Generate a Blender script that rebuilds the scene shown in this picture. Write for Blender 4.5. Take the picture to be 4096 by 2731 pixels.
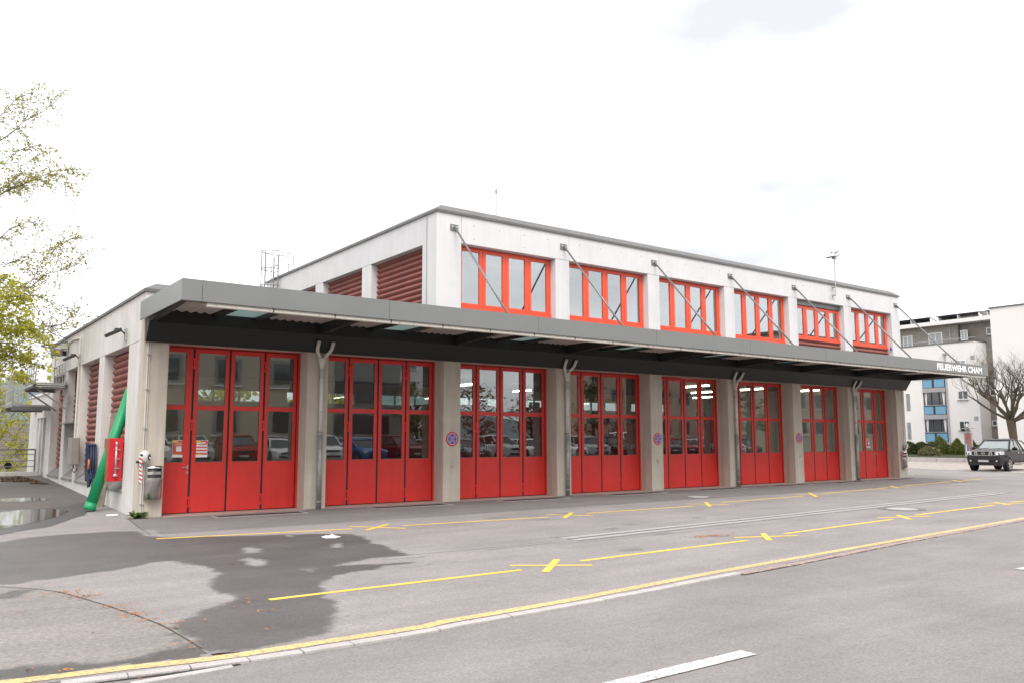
import bpy, math, random
from mathutils import Vector, Matrix
rng = random.Random(11)
for o in list(bpy.data.objects): bpy.data.objects.remove(o)
scene = bpy.context.scene
COL = scene.collection
# ------------------------------------------------------------------ camera (recovered from the photograph)
CAM = Vector((-4.4423, -20.3406, 1.7286)); YAW, PITCH, ROLL, FPX = 0.6352, 0.1183, -0.0021, 3320.34
PW, PH = 4096.0, 2731.0
_f = Vector((math.sin(YAW)*math.cos(PITCH), math.cos(YAW)*math.cos(PITCH), math.sin(PITCH)))
_r0 = Vector((math.cos(YAW), -math.sin(YAW), 0)); _u0 = _r0.cross(_f)
_r = math.cos(ROLL)*_r0 + math.sin(ROLL)*_u0; _u = -math.sin(ROLL)*_r0 + math.cos(ROLL)*_u0
cd = bpy.data.cameras.new('camera'); cam = bpy.data.objects.new('camera', cd); COL.objects.link(cam)
cam.matrix_world = Matrix(((_r.x, _u.x, -_f.x, CAM.x), (_r.y, _u.y, -_f.y, CAM.y), (_r.z, _u.z, -_f.z, CAM.z), (0, 0, 0, 1)))
cd.sensor_fit = 'HORIZONTAL'; cd.sensor_width = 36.0; cd.lens = FPX/PW*36.0; cd.clip_start = 0.1; cd.clip_end = 9000
scene.camera = cam
# ------------------------------------------------------------------ overcast daylight
SUN_EL, SUN_AZ = math.radians(52), math.radians(205)      # azimuth from +Y clockwise: behind the camera, to the right
w = bpy.data.worlds.new('World'); scene.world = w; w.use_nodes = True
nt = w.node_tree; nt.nodes.clear()
out = nt.nodes.new('ShaderNodeOutputWorld'); bg = nt.nodes.new('ShaderNodeBackground')
sky = nt.nodes.new('ShaderNodeTexSky'); sky.sky_type = 'NISHITA'; sky.sun_disc = False
sky.sun_elevation = SUN_EL; sky.sun_rotation = SUN_AZ; sky.air_density = 1.0; sky.dust_density = 4.0
tc = nt.nodes.new('ShaderNodeTexCoord'); mp = nt.nodes.new('ShaderNodeMapping'); mp.inputs['Scale'].default_value = (1.2, 1.2, 3.2)
nz = nt.nodes.new('ShaderNodeTexNoise'); nz.inputs['Scale'].default_value = 1.6; nz.inputs['Detail'].default_value = 5
rp = nt.nodes.new('ShaderNodeValToRGB')
rp.color_ramp.elements[0].position = .36; rp.color_ramp.elements[0].color = (4.62, 4.70, 4.82, 1)
rp.color_ramp.elements[1].position = .62; rp.color_ramp.elements[1].color = (10.6, 10.6, 10.7, 1)
mx = nt.nodes.new('ShaderNodeMix'); mx.data_type = 'RGBA'; mx.inputs['Factor'].default_value = .90
nt.links.new(tc.outputs['Generated'], mp.inputs['Vector']); nt.links.new(mp.outputs['Vector'], nz.inputs['Vector'])
nt.links.new(nz.outputs['Fac'], rp.inputs['Fac'])
nt.links.new(sky.outputs['Color'], mx.inputs[6]); nt.links.new(rp.outputs['Color'], mx.inputs[7])
nt.links.new(mx.outputs[2], bg.inputs['Color']); bg.inputs['Strength'].default_value = .1
nt.links.new(bg.outputs['Background'], out.inputs['Surface'])
sd = bpy.data.lights.new('sun', 'SUN'); sun = bpy.data.objects.new('sun', sd); COL.objects.link(sun)
sd.energy = 1.3; sd.angle = math.radians(35); sd.color = (1, .97, .93)
_sdir = Vector((math.sin(SUN_AZ)*math.cos(SUN_EL), math.cos(SUN_AZ)*math.cos(SUN_EL), math.sin(SUN_EL)))
sun.rotation_euler = _sdir.to_track_quat('Z', 'Y').to_euler(); sun.location = (0, -20, 40)
scene.view_settings.view_transform = 'Standard'; scene.view_settings.look = 'None'
scene.view_settings.gamma = 1; scene.view_settings.exposure = 1.06
scene.view_settings.use_curve_mapping = False
scene.cycles.max_bounces = 8; scene.cycles.transparent_max_bounces = 16; scene.cycles.glossy_bounces = 4; scene.cycles.diffuse_bounces = 4

# ------------------------------------------------------------------ pixel -> place helpers (source pixels of the photograph)
def ray(px, py): return _f*FPX + _r*(px-PW/2) - _u*(py-PH/2)
def on(px, py, ax, val):
    v = ray(px, py); k = 'xyz'.index(ax); return CAM + v*((val-CAM[k])/v[k])
def ramp(x, y):                                   # the yard climbs gently along the left side of the building
    if y <= 0: return 0.0
    s = 1.0 if x <= .3 else max(0.0, 1-(x-.3)/.4)
    return s*min(.46, .030*y)
def G(px, py, z=0.0): return on(px, py, 'z', z)
def GR(px, py):                                   # on the ramped yard
    z = 0.0
    for _ in range(12):
        p = on(px, py, 'z', z); z = .5*z + .5*ramp(p.x, p.y)
    return p
def at(px, py, depth): return CAM + ray(px, py)*(depth/FPX)
def zoom(s, x0, y0): return lambda a, b: (x0+a/s, y0+b/s)
Z2 = zoom(1.568, 500, 1100); Z6 = zoom(1.844, 3500, 1150); Y1 = zoom(1.307, 0, 300); Y2 = zoom(1.96, 50, 1300)
Y3 = zoom(1.3835, 0, 1900); Y4 = zoom(.9423, 1600, 1800); Y5 = zoom(3.919, 3800, 1600); Y6 = zoom(3.136, 3500, 1400); V3 = zoom(2.955, 3300, 1850)
V2 = zoom(2.352, 2200, 2000)

# ------------------------------------------------------------------ materials
MATS = {}
def _new(name):
    m = bpy.data.materials.new(name); m.use_nodes = True; n = m.node_tree; return m, n, n.nodes['Principled BSDF']
def ND(n, t, **k):
    x = n.nodes.new(t)
    for a, b in k.items():
        if a in x.inputs: x.inputs[a].default_value = b
        else: setattr(x, a, b)
    return x
def mat(name, col, rough=.6, metal=0, var=.12, scale=3.0, bump=0.0, bscale=60.0, streak=0.0, spec=.5, coat=0.0, fine=0.0, fscale=150.0):
    m, n, b = _new(name); L = n.links.new
    b.inputs['Roughness'].default_value = rough; b.inputs['Metallic'].default_value = metal
    b.inputs['Specular IOR Level'].default_value = spec; b.inputs['Coat Weight'].default_value = coat; b.inputs['Coat Roughness'].default_value = .05
    geo = ND(n, 'ShaderNodeNewGeometry')
    base = ND(n, 'ShaderNodeRGB'); base.outputs[0].default_value = (*col, 1)
    cur = base.outputs[0]
    def mul(fac_socket, lo, hi, cur):
        mr = ND(n, 'ShaderNodeMapRange'); mr.inputs['From Min'].default_value = .3; mr.inputs['From Max'].default_value = .7
        mr.inputs['To Min'].default_value = lo; mr.inputs['To Max'].default_value = hi
        L(fac_socket, mr.inputs['Value'])
        mm = ND(n, 'ShaderNodeVectorMath', operation='SCALE'); L(cur, mm.inputs[0]); L(mr.outputs[0], mm.inputs['Scale']); return mm.outputs[0]
    if var:
        t = ND(n, 'ShaderNodeTexNoise', Scale=scale, Detail=6.0, Roughness=.62); L(geo.outputs['Position'], t.inputs['Vector'])
        cur = mul(t.outputs['Fac'], 1-var, 1+var*.8, cur)
    if streak:
        mp = ND(n, 'ShaderNodeMapping'); mp.inputs['Scale'].default_value = (7, 7, .35); L(geo.outputs['Position'], mp.inputs['Vector'])
        t = ND(n, 'ShaderNodeTexNoise', Scale=1.0, Detail=5.0, Roughness=.6); L(mp.outputs[0], t.inputs['Vector'])
        cur = mul(t.outputs['Fac'], 1-streak, 1+streak*.4, cur)
    if fine:
        t = ND(n, 'ShaderNodeTexNoise', Scale=fscale, Detail=3.0, Roughness=.7); L(geo.outputs['Position'], t.inputs['Vector'])
        cur = mul(t.outputs['Fac'], 1-fine, 1+fine, cur)
    L(cur, b.inputs['Base Color'])
    if bump:
        t = ND(n, 'ShaderNodeTexNoise', Scale=bscale, Detail=4.0); L(geo.outputs['Position'], t.inputs['Vector'])
        bp = ND(n, 'ShaderNodeBump', Strength=bump, Distance=.02); L(t.outputs['Fac'], bp.inputs['Height']); L(bp.outputs[0], b.inputs['Normal'])
    MATS[name] = m; return m
def glassmat(name, tint=(.8, .84, .83), mult=3.6, add=.0, wave=.35):
    m, n, b = _new(name); L = n.links.new; n.nodes.remove(b); o = n.nodes['Material Output']
    geo = ND(n, 'ShaderNodeNewGeometry')
    tn = ND(n, 'ShaderNodeTexNoise', Scale=1.7, Detail=1.0); L(geo.outputs['Position'], tn.inputs['Vector'])
    bp = ND(n, 'ShaderNodeBump', Strength=wave, Distance=.012); L(tn.outputs['Fac'], bp.inputs['Height'])
    dt = ND(n, 'ShaderNodeVectorMath', operation='DOT_PRODUCT'); L(geo.outputs['Normal'], dt.inputs[0]); L(geo.outputs['Incoming'], dt.inputs[1])
    ab = ND(n, 'ShaderNodeMath', operation='ABSOLUTE'); L(dt.outputs['Value'], ab.inputs[0]); oc = ND(n, 'ShaderNodeMath', operation='SUBTRACT'); oc.inputs[0].default_value = 1; L(ab.outputs[0], oc.inputs[1])
    pw = ND(n, 'ShaderNodeMath', operation='POWER'); pw.inputs[1].default_value = 5; L(oc.outputs[0], pw.inputs[0]); fr = ND(n, 'ShaderNodeMath', operation='MULTIPLY_ADD'); fr.inputs[1].default_value = .96; fr.inputs[2].default_value = .04; L(pw.outputs[0], fr.inputs[0])
    mm = ND(n, 'ShaderNodeMath', operation='MULTIPLY_ADD'); mm.use_clamp = True; mm.inputs[1].default_value = mult; mm.inputs[2].default_value = add
    L(fr.outputs[0], mm.inputs[0])
    tr = ND(n, 'ShaderNodeBsdfTransparent'); tr.inputs[0].default_value = (*tint, 1)
    gl = ND(n, 'ShaderNodeBsdfGlossy', Roughness=.004); gl.inputs[0].default_value = (.93, .95, .97, 1); L(bp.outputs[0], gl.inputs['Normal'])
    mx = ND(n, 'ShaderNodeMixShader'); L(mm.outputs[0], mx.inputs[0]); L(tr.outputs[0], mx.inputs[1]); L(gl.outputs[0], mx.inputs[2])
    L(mx.outputs[0], o.inputs['Surface']); MATS[name] = m; return m
def emit(name, col, s):
    m, n, b = _new(name); b.inputs['Base Color'].default_value = (*col, 1); b.inputs['Emission Color'].default_value = (*col, 1); b.inputs['Emission Strength'].default_value = s
    MATS[name] = m; return m
def leafmat(name, col, col2):
    m, n, b = _new(name); L = n.links.new; o = n.nodes['Material Output']
    oi = ND(n, 'ShaderNodeNewGeometry')
    rmp = ND(n, 'ShaderNodeMix', data_type='RGBA'); rmp.inputs[6].default_value = (*col, 1); rmp.inputs[7].default_value = (*col2, 1)
    L(oi.outputs['Random Per Island'], rmp.inputs[0]); L(rmp.outputs[2], b.inputs['Base Color']); b.inputs['Roughness'].default_value = .55
    tl = ND(n, 'ShaderNodeBsdfTranslucent'); L(rmp.outputs[2], tl.inputs[0])
    mx = ND(n, 'ShaderNodeMixShader'); mx.inputs[0].default_value = .45; L(b.outputs[0], mx.inputs[1]); L(tl.outputs[0], mx.inputs[2]); L(mx.outputs[0], o.inputs['Surface'])
    MATS[name] = m; return m
def asphalt(name, col, rough=.85, coarse=1.0, wet=False):
    """tarmac: aggregate speckle, broad tyre-polished mottling and pale stone chips"""
    m, n, b = _new(name); L = n.links.new
    geo = ND(n, 'ShaderNodeNewGeometry'); P = geo.outputs['Position']
    base = ND(n, 'ShaderNodeRGB'); base.outputs[0].default_value = (*col, 1); cur = base.outputs[0]
    def mul(sock, f0, f1, lo, hi, cur):
        mr = ND(n, 'ShaderNodeMapRange'); mr.inputs['From Min'].default_value = f0; mr.inputs['From Max'].default_value = f1
        mr.inputs['To Min'].default_value = lo; mr.inputs['To Max'].default_value = hi; L(sock, mr.inputs['Value'])
        v = ND(n, 'ShaderNodeVectorMath', operation='SCALE'); L(cur, v.inputs[0]); L(mr.outputs[0], v.inputs['Scale']); return v.outputs[0]
    t = ND(n, 'ShaderNodeTexNoise', Scale=.55, Detail=7.0, Roughness=.6); L(P, t.inputs['Vector']); cur = mul(t.outputs['Fac'], .3, .7, .86, 1.10, cur)
    mp = ND(n, 'ShaderNodeMapping'); mp.inputs['Scale'].default_value = (.35, 2.2, 1); mp.inputs['Rotation'].default_value = (0, 0, -.1); L(P, mp.inputs['Vector'])
    t = ND(n, 'ShaderNodeTexNoise', Scale=1.0, Detail=5.0); L(mp.outputs[0], t.inputs['Vector']); cur = mul(t.outputs['Fac'], .3, .7, .90, 1.07, cur)
    t = ND(n, 'ShaderNodeTexNoise', Scale=9.0, Detail=6.0, Roughness=.8); L(P, t.inputs['Vector']); cur = mul(t.outputs['Fac'], .3, .7, .86, 1.13, cur)
    t = ND(n, 'ShaderNodeTexNoise', Scale=38.0/coarse, Detail=4.0, Roughness=.75); L(P, t.inputs['Vector']); cur = mul(t.outputs['Fac'], .3, .7, .70, 1.30, cur)
    v = ND(n, 'ShaderNodeTexVoronoi', Scale=26.0/coarse); L(P, v.inputs['Vector'])
    mr = ND(n, 'ShaderNodeMapRange'); mr.inputs['From Min'].default_value = .0; mr.inputs['From Max'].default_value = .16; mr.inputs['To Min'].default_value = .35*coarse; mr.inputs['To Max'].default_value = 0
    L(v.outputs['Distance'], mr.inputs['Value'])
    wn = ND(n, 'ShaderNodeTexWhiteNoise'); L(v.outputs['Position'], wn.inputs['Vector'])
    gt = ND(n, 'ShaderNodeMath', operation='GREATER_THAN'); gt.inputs[1].default_value = .72; L(wn.outputs['Value'], gt.inputs[0])
    ml = ND(n, 'ShaderNodeMath', operation='MULTIPLY'); L(mr.outputs[0], ml.inputs[0]); L(gt.outputs[0], ml.inputs[1])
    mix = ND(n, 'ShaderNodeMix', data_type='RGBA'); L(ml.outputs[0], mix.inputs[0]); L(cur, mix.inputs[6]); mix.inputs[7].default_value = (.62, .60, .58, 1); cur = mix.outputs[2]
    b.inputs['Roughness'].default_value = rough
    if wet:                                   # damp stain: traced distance field with a frayed, soaked-in edge
        at_ = ND(n, 'ShaderNodeAttribute', attribute_name='wet')
        n1 = ND(n, 'ShaderNodeTexNoise', Scale=3.2, Detail=8.0, Roughness=.72); L(P, n1.inputs['Vector'])
        s1 = ND(n, 'ShaderNodeMath', operation='MULTIPLY_ADD'); s1.inputs[1].default_value = .40; s1.inputs[2].default_value = -.20; L(n1.outputs['Fac'], s1.inputs[0])
        ad = ND(n, 'ShaderNodeMath', operation='ADD'); L(at_.outputs['Fac'], ad.inputs[0]); L(s1.outputs[0], ad.inputs[1])
        wt = ND(n, 'ShaderNodeMapRange', interpolation_type='SMOOTHSTEP'); wt.inputs['From Min'].default_value = -.07; wt.inputs['From Max'].default_value = .07; L(ad.outputs[0], wt.inputs['Value'])
        n2 = ND(n, 'ShaderNodeTexNoise', Scale=.9, Detail=5.0); L(P, n2.inputs['Vector'])
        dk = ND(n, 'ShaderNodeMapRange'); dk.inputs['From Min'].default_value = .32; dk.inputs['From Max'].default_value = .68; dk.inputs['To Min'].default_value = .33; dk.inputs['To Max'].default_value = .43; L(n2.outputs['Fac'], dk.inputs['Value'])
        mxf = ND(n, 'ShaderNodeMix', data_type='FLOAT'); mxf.inputs[2].default_value = 1.0; L(wt.outputs[0], mxf.inputs[0]); L(dk.outputs[0], mxf.inputs[3])
        v3 = ND(n, 'ShaderNodeVectorMath', operation='SCALE'); L(cur, v3.inputs[0]); L(mxf.outputs[0], v3.inputs['Scale']); cur = v3.outputs[0]
        ro = ND(n, 'ShaderNodeMix', data_type='FLOAT'); ro.inputs[2].default_value = rough; ro.inputs[3].default_value = .50; L(wt.outputs[0], ro.inputs[0]); L(ro.outputs[0], b.inputs['Roughness'])
    L(cur, b.inputs['Base Color'])
    t = ND(n, 'ShaderNodeTexNoise', Scale=90.0/coarse, Detail=3.0); L(P, t.inputs['Vector'])
    bp = ND(n, 'ShaderNodeBump', Strength=.5, Distance=.01); L(t.outputs['Fac'], bp.inputs['Height']); L(bp.outputs[0], b.inputs['Normal'])
    MATS[name] = m; return m
def worn_paint(name, col, under, amount, scale=7.0, soft=.035):
    """road paint with chips and worn patches through which the tarmac shows"""
    m, n, b = _new(name); L = n.links.new
    geo = ND(n, 'ShaderNodeNewGeometry'); P = geo.outputs['Position']
    t = ND(n, 'ShaderNodeTexNoise', Scale=scale, Detail=9.0, Roughness=.78); L(P, t.inputs['Vector'])
    mr = ND(n, 'ShaderNodeMapRange'); mr.inputs['From Min'].default_value = amount-soft; mr.inputs['From Max'].default_value = amount+soft; L(t.outputs['Fac'], mr.inputs['Value'])
    t2 = ND(n, 'ShaderNodeTexNoise', Scale=1.3, Detail=4.0); L(P, t2.inputs['Vector'])
    m2 = ND(n, 'ShaderNodeMapRange'); m2.inputs['From Min'].default_value = .3; m2.inputs['From Max'].default_value = .7; m2.inputs['To Min'].default_value = .86; m2.inputs['To Max'].default_value = 1.08; L(t2.outputs['Fac'], m2.inputs['Value'])
    c = ND(n, 'ShaderNodeRGB'); c.outputs[0].default_value = (*col, 1)
    sc = ND(n, 'ShaderNodeVectorMath', operation='SCALE'); L(c.outputs[0], sc.inputs[0]); L(m2.outputs[0], sc.inputs['Scale'])
    mix = ND(n, 'ShaderNodeMix', data_type='RGBA'); L(mr.outputs[0], mix.inputs[0]); mix.inputs[6].default_value = (*under, 1); L(sc.outputs[0], mix.inputs[7])
    L(mix.outputs[2], b.inputs['Base Color']); b.inputs['Roughness'].default_value = .75; MATS[name] = m; return m
def bricks(name, col, mortar, w, h, axes='yz'):
    m, n, b = _new(name); L = n.links.new
    geo = ND(n, 'ShaderNodeNewGeometry'); sp = ND(n, 'ShaderNodeSeparateXYZ'); L(geo.outputs['Position'], sp.inputs[0])
    cb = ND(n, 'ShaderNodeCombineXYZ'); L(sp.outputs['xyz'.index(axes[0])], cb.inputs[0]); L(sp.outputs['xyz'.index(axes[1])], cb.inputs[1])
    t = ND(n, 'ShaderNodeTexBrick', Scale=1.0); t.inputs['Color1'].default_value = (*col, 1); t.inputs['Color2'].default_value = tuple(c*.82 for c in col)+(1,); t.inputs['Mortar'].default_value = (*mortar, 1)
    t.inputs['Brick Width'].default_value = w; t.inputs['Row Height'].default_value = h; t.inputs['Mortar Size'].default_value = h*.09; L(cb.outputs[0], t.inputs['Vector'])
    L(t.outputs['Color'], b.inputs['Base Color']); b.inputs['Roughness'].default_value = .85; MATS[name] = m; return m

mat('concrete_white', (.655, .645, .648), .8, var=.06, scale=.9, streak=.055, bump=.12, bscale=25, fine=.04, fscale=60)
mat('concrete', (.52, .465, .395), .82, var=.09, scale=1.6, streak=.15, bump=.18, bscale=30, fine=.06, fscale=80)
mat('concrete_side', (.63, .605, .57), .82, var=.10, scale=1.1, streak=.14, bump=.15, bscale=30, fine=.05, fscale=70)
mat('sill_concrete', (.20, .19, .185), .85, var=.2, scale=4, bump=.3, bscale=40, fine=.1)
mat('threshold', (.44, .32, .28), .75, var=.16, scale=2.2, fine=.1, fscale=60)
AC = (.268, .242, .236); CC = (.242, .216, .201)
asphalt('asphalt', AC); asphalt('asphalt_road', (.240, .216, .212)); asphalt('asphalt_new_and_shade', (.186, .170, .166)); asphalt('asphalt_yard', (.120, .108, .096))
asphalt('asphalt_oily', (.205, .187, .182), rough=.7); asphalt('asphalt_damp', AC, wet=True); asphalt('coarse_damp', CC, coarse=1.7, wet=True)
asphalt('asphalt_coarse', CC, coarse=1.7); asphalt('asphalt_wet', (.078, .072, .073), rough=.42);
mat('water', (.03, .03, .03), .07, var=0, spec=.6)
worn_paint('paint_yellow', (.82, .53, .09), (.2, .18, .17), .36); worn_paint('paint_yellow_worn', (.72, .53, .20), (.23, .21, .20), .47, 22.0, .09)
worn_paint('paint_white', (.64, .63, .63), (.27, .25, .25), .46, 30.0, .06)
mat('granite', (.45, .415, .405), .8, var=.14, scale=5, bump=.4, bscale=50, fine=.2, fscale=110)
mat('cobble', (.36, .28, .255), .85, var=.25, scale=9, bump=.5, bscale=50, fine=.2)
mat('drain_concrete', (.37, .34, .335), .85, var=.12, scale=4, bump=.3, fine=.14, fscale=90)
mat('dark_slot', (.03, .028, .027), .8, var=.2); mat('grate', (.085, .082, .08), .5, metal=.6, var=.2)
mat('iron_cover', (.42, .40, .395), .7, var=.15, scale=8, fine=.15)
mat('door_red', (.67, .036, .030), .36, var=.09, scale=1.4, streak=.06, fine=.03, fscale=200, bump=.02, bscale=200)
mat('frame_red', (.78, .080, .030), .35, var=.05, scale=2); mat('seal_black', (.012, .012, .012), .7, var=0)
mat('fascia_grey', (.205, .212, .208), .42, metal=.15, var=.05, scale=.8, fine=.05, fscale=300); mat('anthracite', (.014, .0165, .0150), .45, metal=.2, var=.1, scale=1.5)
mat('beam_steel', (.030, .035, .033), .45, metal=.2, var=.12); mat('soffit_sheet', (.46, .42, .385), .6, metal=.1, var=.1)
mat('coping', (.155, .15, .145), .5, metal=.35, var=.14, scale=2.0, streak=.1); mat('coping_edge', (.10, .115, .108), .5, metal=.2, var=.1)
mat('cladding', (.25, .075, .060), .55, var=.16, scale=1.7, streak=.08, fine=.06, fscale=50)
mat('galvanised', (.42, .42, .41), .42, metal=.6, var=.15, scale=6); mat('grey_steel', (.20, .205, .205), .4, metal=.4, var=.1)
mat('pipe_paint', (.60, .575, .54), .5, var=.12, scale=4); mat('pipe_zinc', (.32, .325, .32), .5, metal=.4, var=.25, scale=7)
mat('stainless', (.62, .60, .585), .24, metal=1.0, var=.06, scale=3); mat('chrome', (.75, .75, .75), .08, metal=1, var=0)
mat('black_plastic', (.02, .02, .022), .45, var=.1); mat('white_plastic', (.78, .78, .77), .4, var=.05); mat('cream_plastic', (.55, .52, .42), .5, var=.05)
mat('sign_red', (.62, .015, .03), .35, var=.03); mat('sign_blue', (.02, .16, .50), .35, var=.03); mat('sign_white', (.80, .80, .80), .35, var=.02)
mat('tape_red', (.62, .06, .05), .5, var=.05); mat('green_pipe', (.007, .27, .105), .45, var=.08, scale=3); mat('old_wood', (.20, .16, .12), .85, var=.25, scale=9, streak=.3)
mat('box_red', (.52, .012, .022), .4, var=.08); mat('rust_brown', (.28, .10, .035), .75, var=.35, scale=6, fine=.2); mat('hose_blue', (.018, .028, .07), .5, var=.2); mat('hose_orange', (.7, .14, .02), .4, var=.05)
mat('cabinet_grey', (.25, .225, .20), .6, var=.1); mat('hoist_blue', (.10, .14, .19), .5, var=.1); mat('hoist_yellow', (.8, .35, .02), .5, var=.05)
mat('interior_wall', (.62, .55, .43), .8, var=.08); mat('interior_floor', (.20, .18, .165), .5, var=.1); mat('interior_ceiling', (.10, .10, .095), .8, var=.1)
mat('curtain', (.42, .42, .43), .9, var=.05); mat('letter_white', (.86, .86, .86), .45, var=0)
mat('bark', (.085, .067, .046), .9, var=.3, scale=8, bump=.6, bscale=30); mat('bark_dark', (.11, .09, .078), .9, var=.3, scale=9, bump=.5, bscale=40)
mat('leaf_litter', (.115, .075, .048), .9, var=.4, scale=12); mat('leaf_orange', (.46, .19, .06), .8, var=.3, scale=30); mat('earth', (.12, .10, .075), .95, var=.3, scale=2)
leafmat('leaf_spring', (.44, .43, .13), (.35, .30, .09)); leafmat('leaf_yellow', (.50, .47, .05), (.35, .35, .04)); leafmat('leaf_dark', (.045, .07, .02), (.09, .105, .03)); leafmat('leaf_box', (.11, .14, .022), (.18, .19, .035))
leafmat('leaf_olive', (.13, .12, .05), (.20, .17, .075)); leafmat('leaf_weed', (.09, .17, .03), (.14, .2, .04))
mat('render_white', (.80, .765, .75), .85, var=.03, scale=.6); mat('render_beige', (.52, .45, .34), .85, var=.05); mat('render_pink', (.50, .36, .28), .85, var=.05); mat('render_grey', (.30, .29, .27), .8, var=.05)
bricks('brick_grey', (.30, .265, .235), (.22, .195, .175), .5, .16); bricks('pavers', (.42, .37, .33), (.26, .225, .20), .5, .25, 'xy'); bricks('roof_tiles', (.13, .11, .10), (.08, .065, .06), .30, .3, 'yz')
mat('balcony_blue', (.17, .36, .52), .3, var=.04); mat('frame_white', (.78, .78, .78), .5, var=.03); mat('frame_dark', (.075, .07, .085), .5, var=.05); mat('far_glass', (.055, .06, .062), .06, var=.2, scale=1.5, spec=.9); mat('slat_grey', (.36, .35, .36), .5, var=.05)
mat('solar', (.02, .022, .03), .15, var=.05); mat('tyre', (.018, .018, .018), .85, var=.1); mat('car_glass', (.02, .024, .026), .03, var=0, spec=.9); mat('car_glass_light', (.26, .29, .29), .05, var=.1, scale=2, spec=.9)
for nme, c in (('car_white', (.72, .72, .72)), ('car_silver', (.42, .42, .42)), ('car_red', (.32, .012, .018)), ('car_blue', (.03, .12, .32)), ('car_black', (.006, .0055, .0065)), ('car_darkred', (.15, .012, .016)), ('car_grey', (.12, .125, .13))):
    mat(nme, c, .25, metal=0, var=.02, coat=.18, spec=.25)
mat('headlamp', (.62, .62, .63), .08, metal=.3, var=.1, scale=20, spec=.8); mat('lamp_red', (.6, .02, .015), .15, var=.05); mat('plate', (.45, .43, .45), .5, var=0); mat('bumper', (.022, .02, .024), .5, var=.1)
mat('truck_red', (.48, .018, .02), .3, var=.03, coat=.5); mat('alarm_blue', (.01, .07, .35), .2, var=0); mat('hill', (.11, .14, .15), .95, var=.25, scale=.01)
mat('poster_red', (.60, .10, .085), .5, var=.04); mat('poster_yellow', (.8, .55, .02), .5, var=0); mat('poster_blue', (.12, .20, .42), .5, var=.1); mat('poster_skin', (.42, .20, .13), .5, var=.2, scale=5); mat('poster_grey', (.5, .5, .5), .6, var=.05)
mat('lamp_cover', (.74, .70, .63), .3, var=.04); mat('poster_wine', (.34, .13, .11), .5, var=.2, scale=4)
glassmat('door_glass', mult=3.6, wave=.07); glassmat('window_glass', tint=(.62, .66, .66), mult=2.8, add=.17, wave=.02); glassmat('clear_plastic', tint=(.9, .9, .88), mult=1.0, add=.02, wave=0); glassmat('plain_glass', mult=1.2, wave=.05)
emit('tube_lit', (1.0, .90, .74), 14); mat('bead', (.20, .13, .11), .6, var=0); mat('white_paint', (.80, .80, .80), .4, var=.03); mat('seam_dark', (.07, .055, .045), .9, var=.3, scale=20)
m, n_, b_ = _new('skylight_glass'); b_.inputs['Base Color'].default_value = (.55, .62, .60, 1); b_.inputs['Roughness'].default_value = .3; b_.inputs['Transmission Weight'].default_value = 0
_tl = ND(n_, 'ShaderNodeBsdfTranslucent'); _tl.inputs[0].default_value = (.36, .43, .42, 1); _mx = ND(n_, 'ShaderNodeMixShader'); _mx.inputs[0].default_value = .75
n_.links.new(b_.outputs[0], _mx.inputs[1]); n_.links.new(_tl.outputs[0], _mx.inputs[2]); n_.links.new(_mx.outputs[0], n_.nodes['Material Output'].inputs['Surface']); MATS['skylight_glass'] = m

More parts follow.
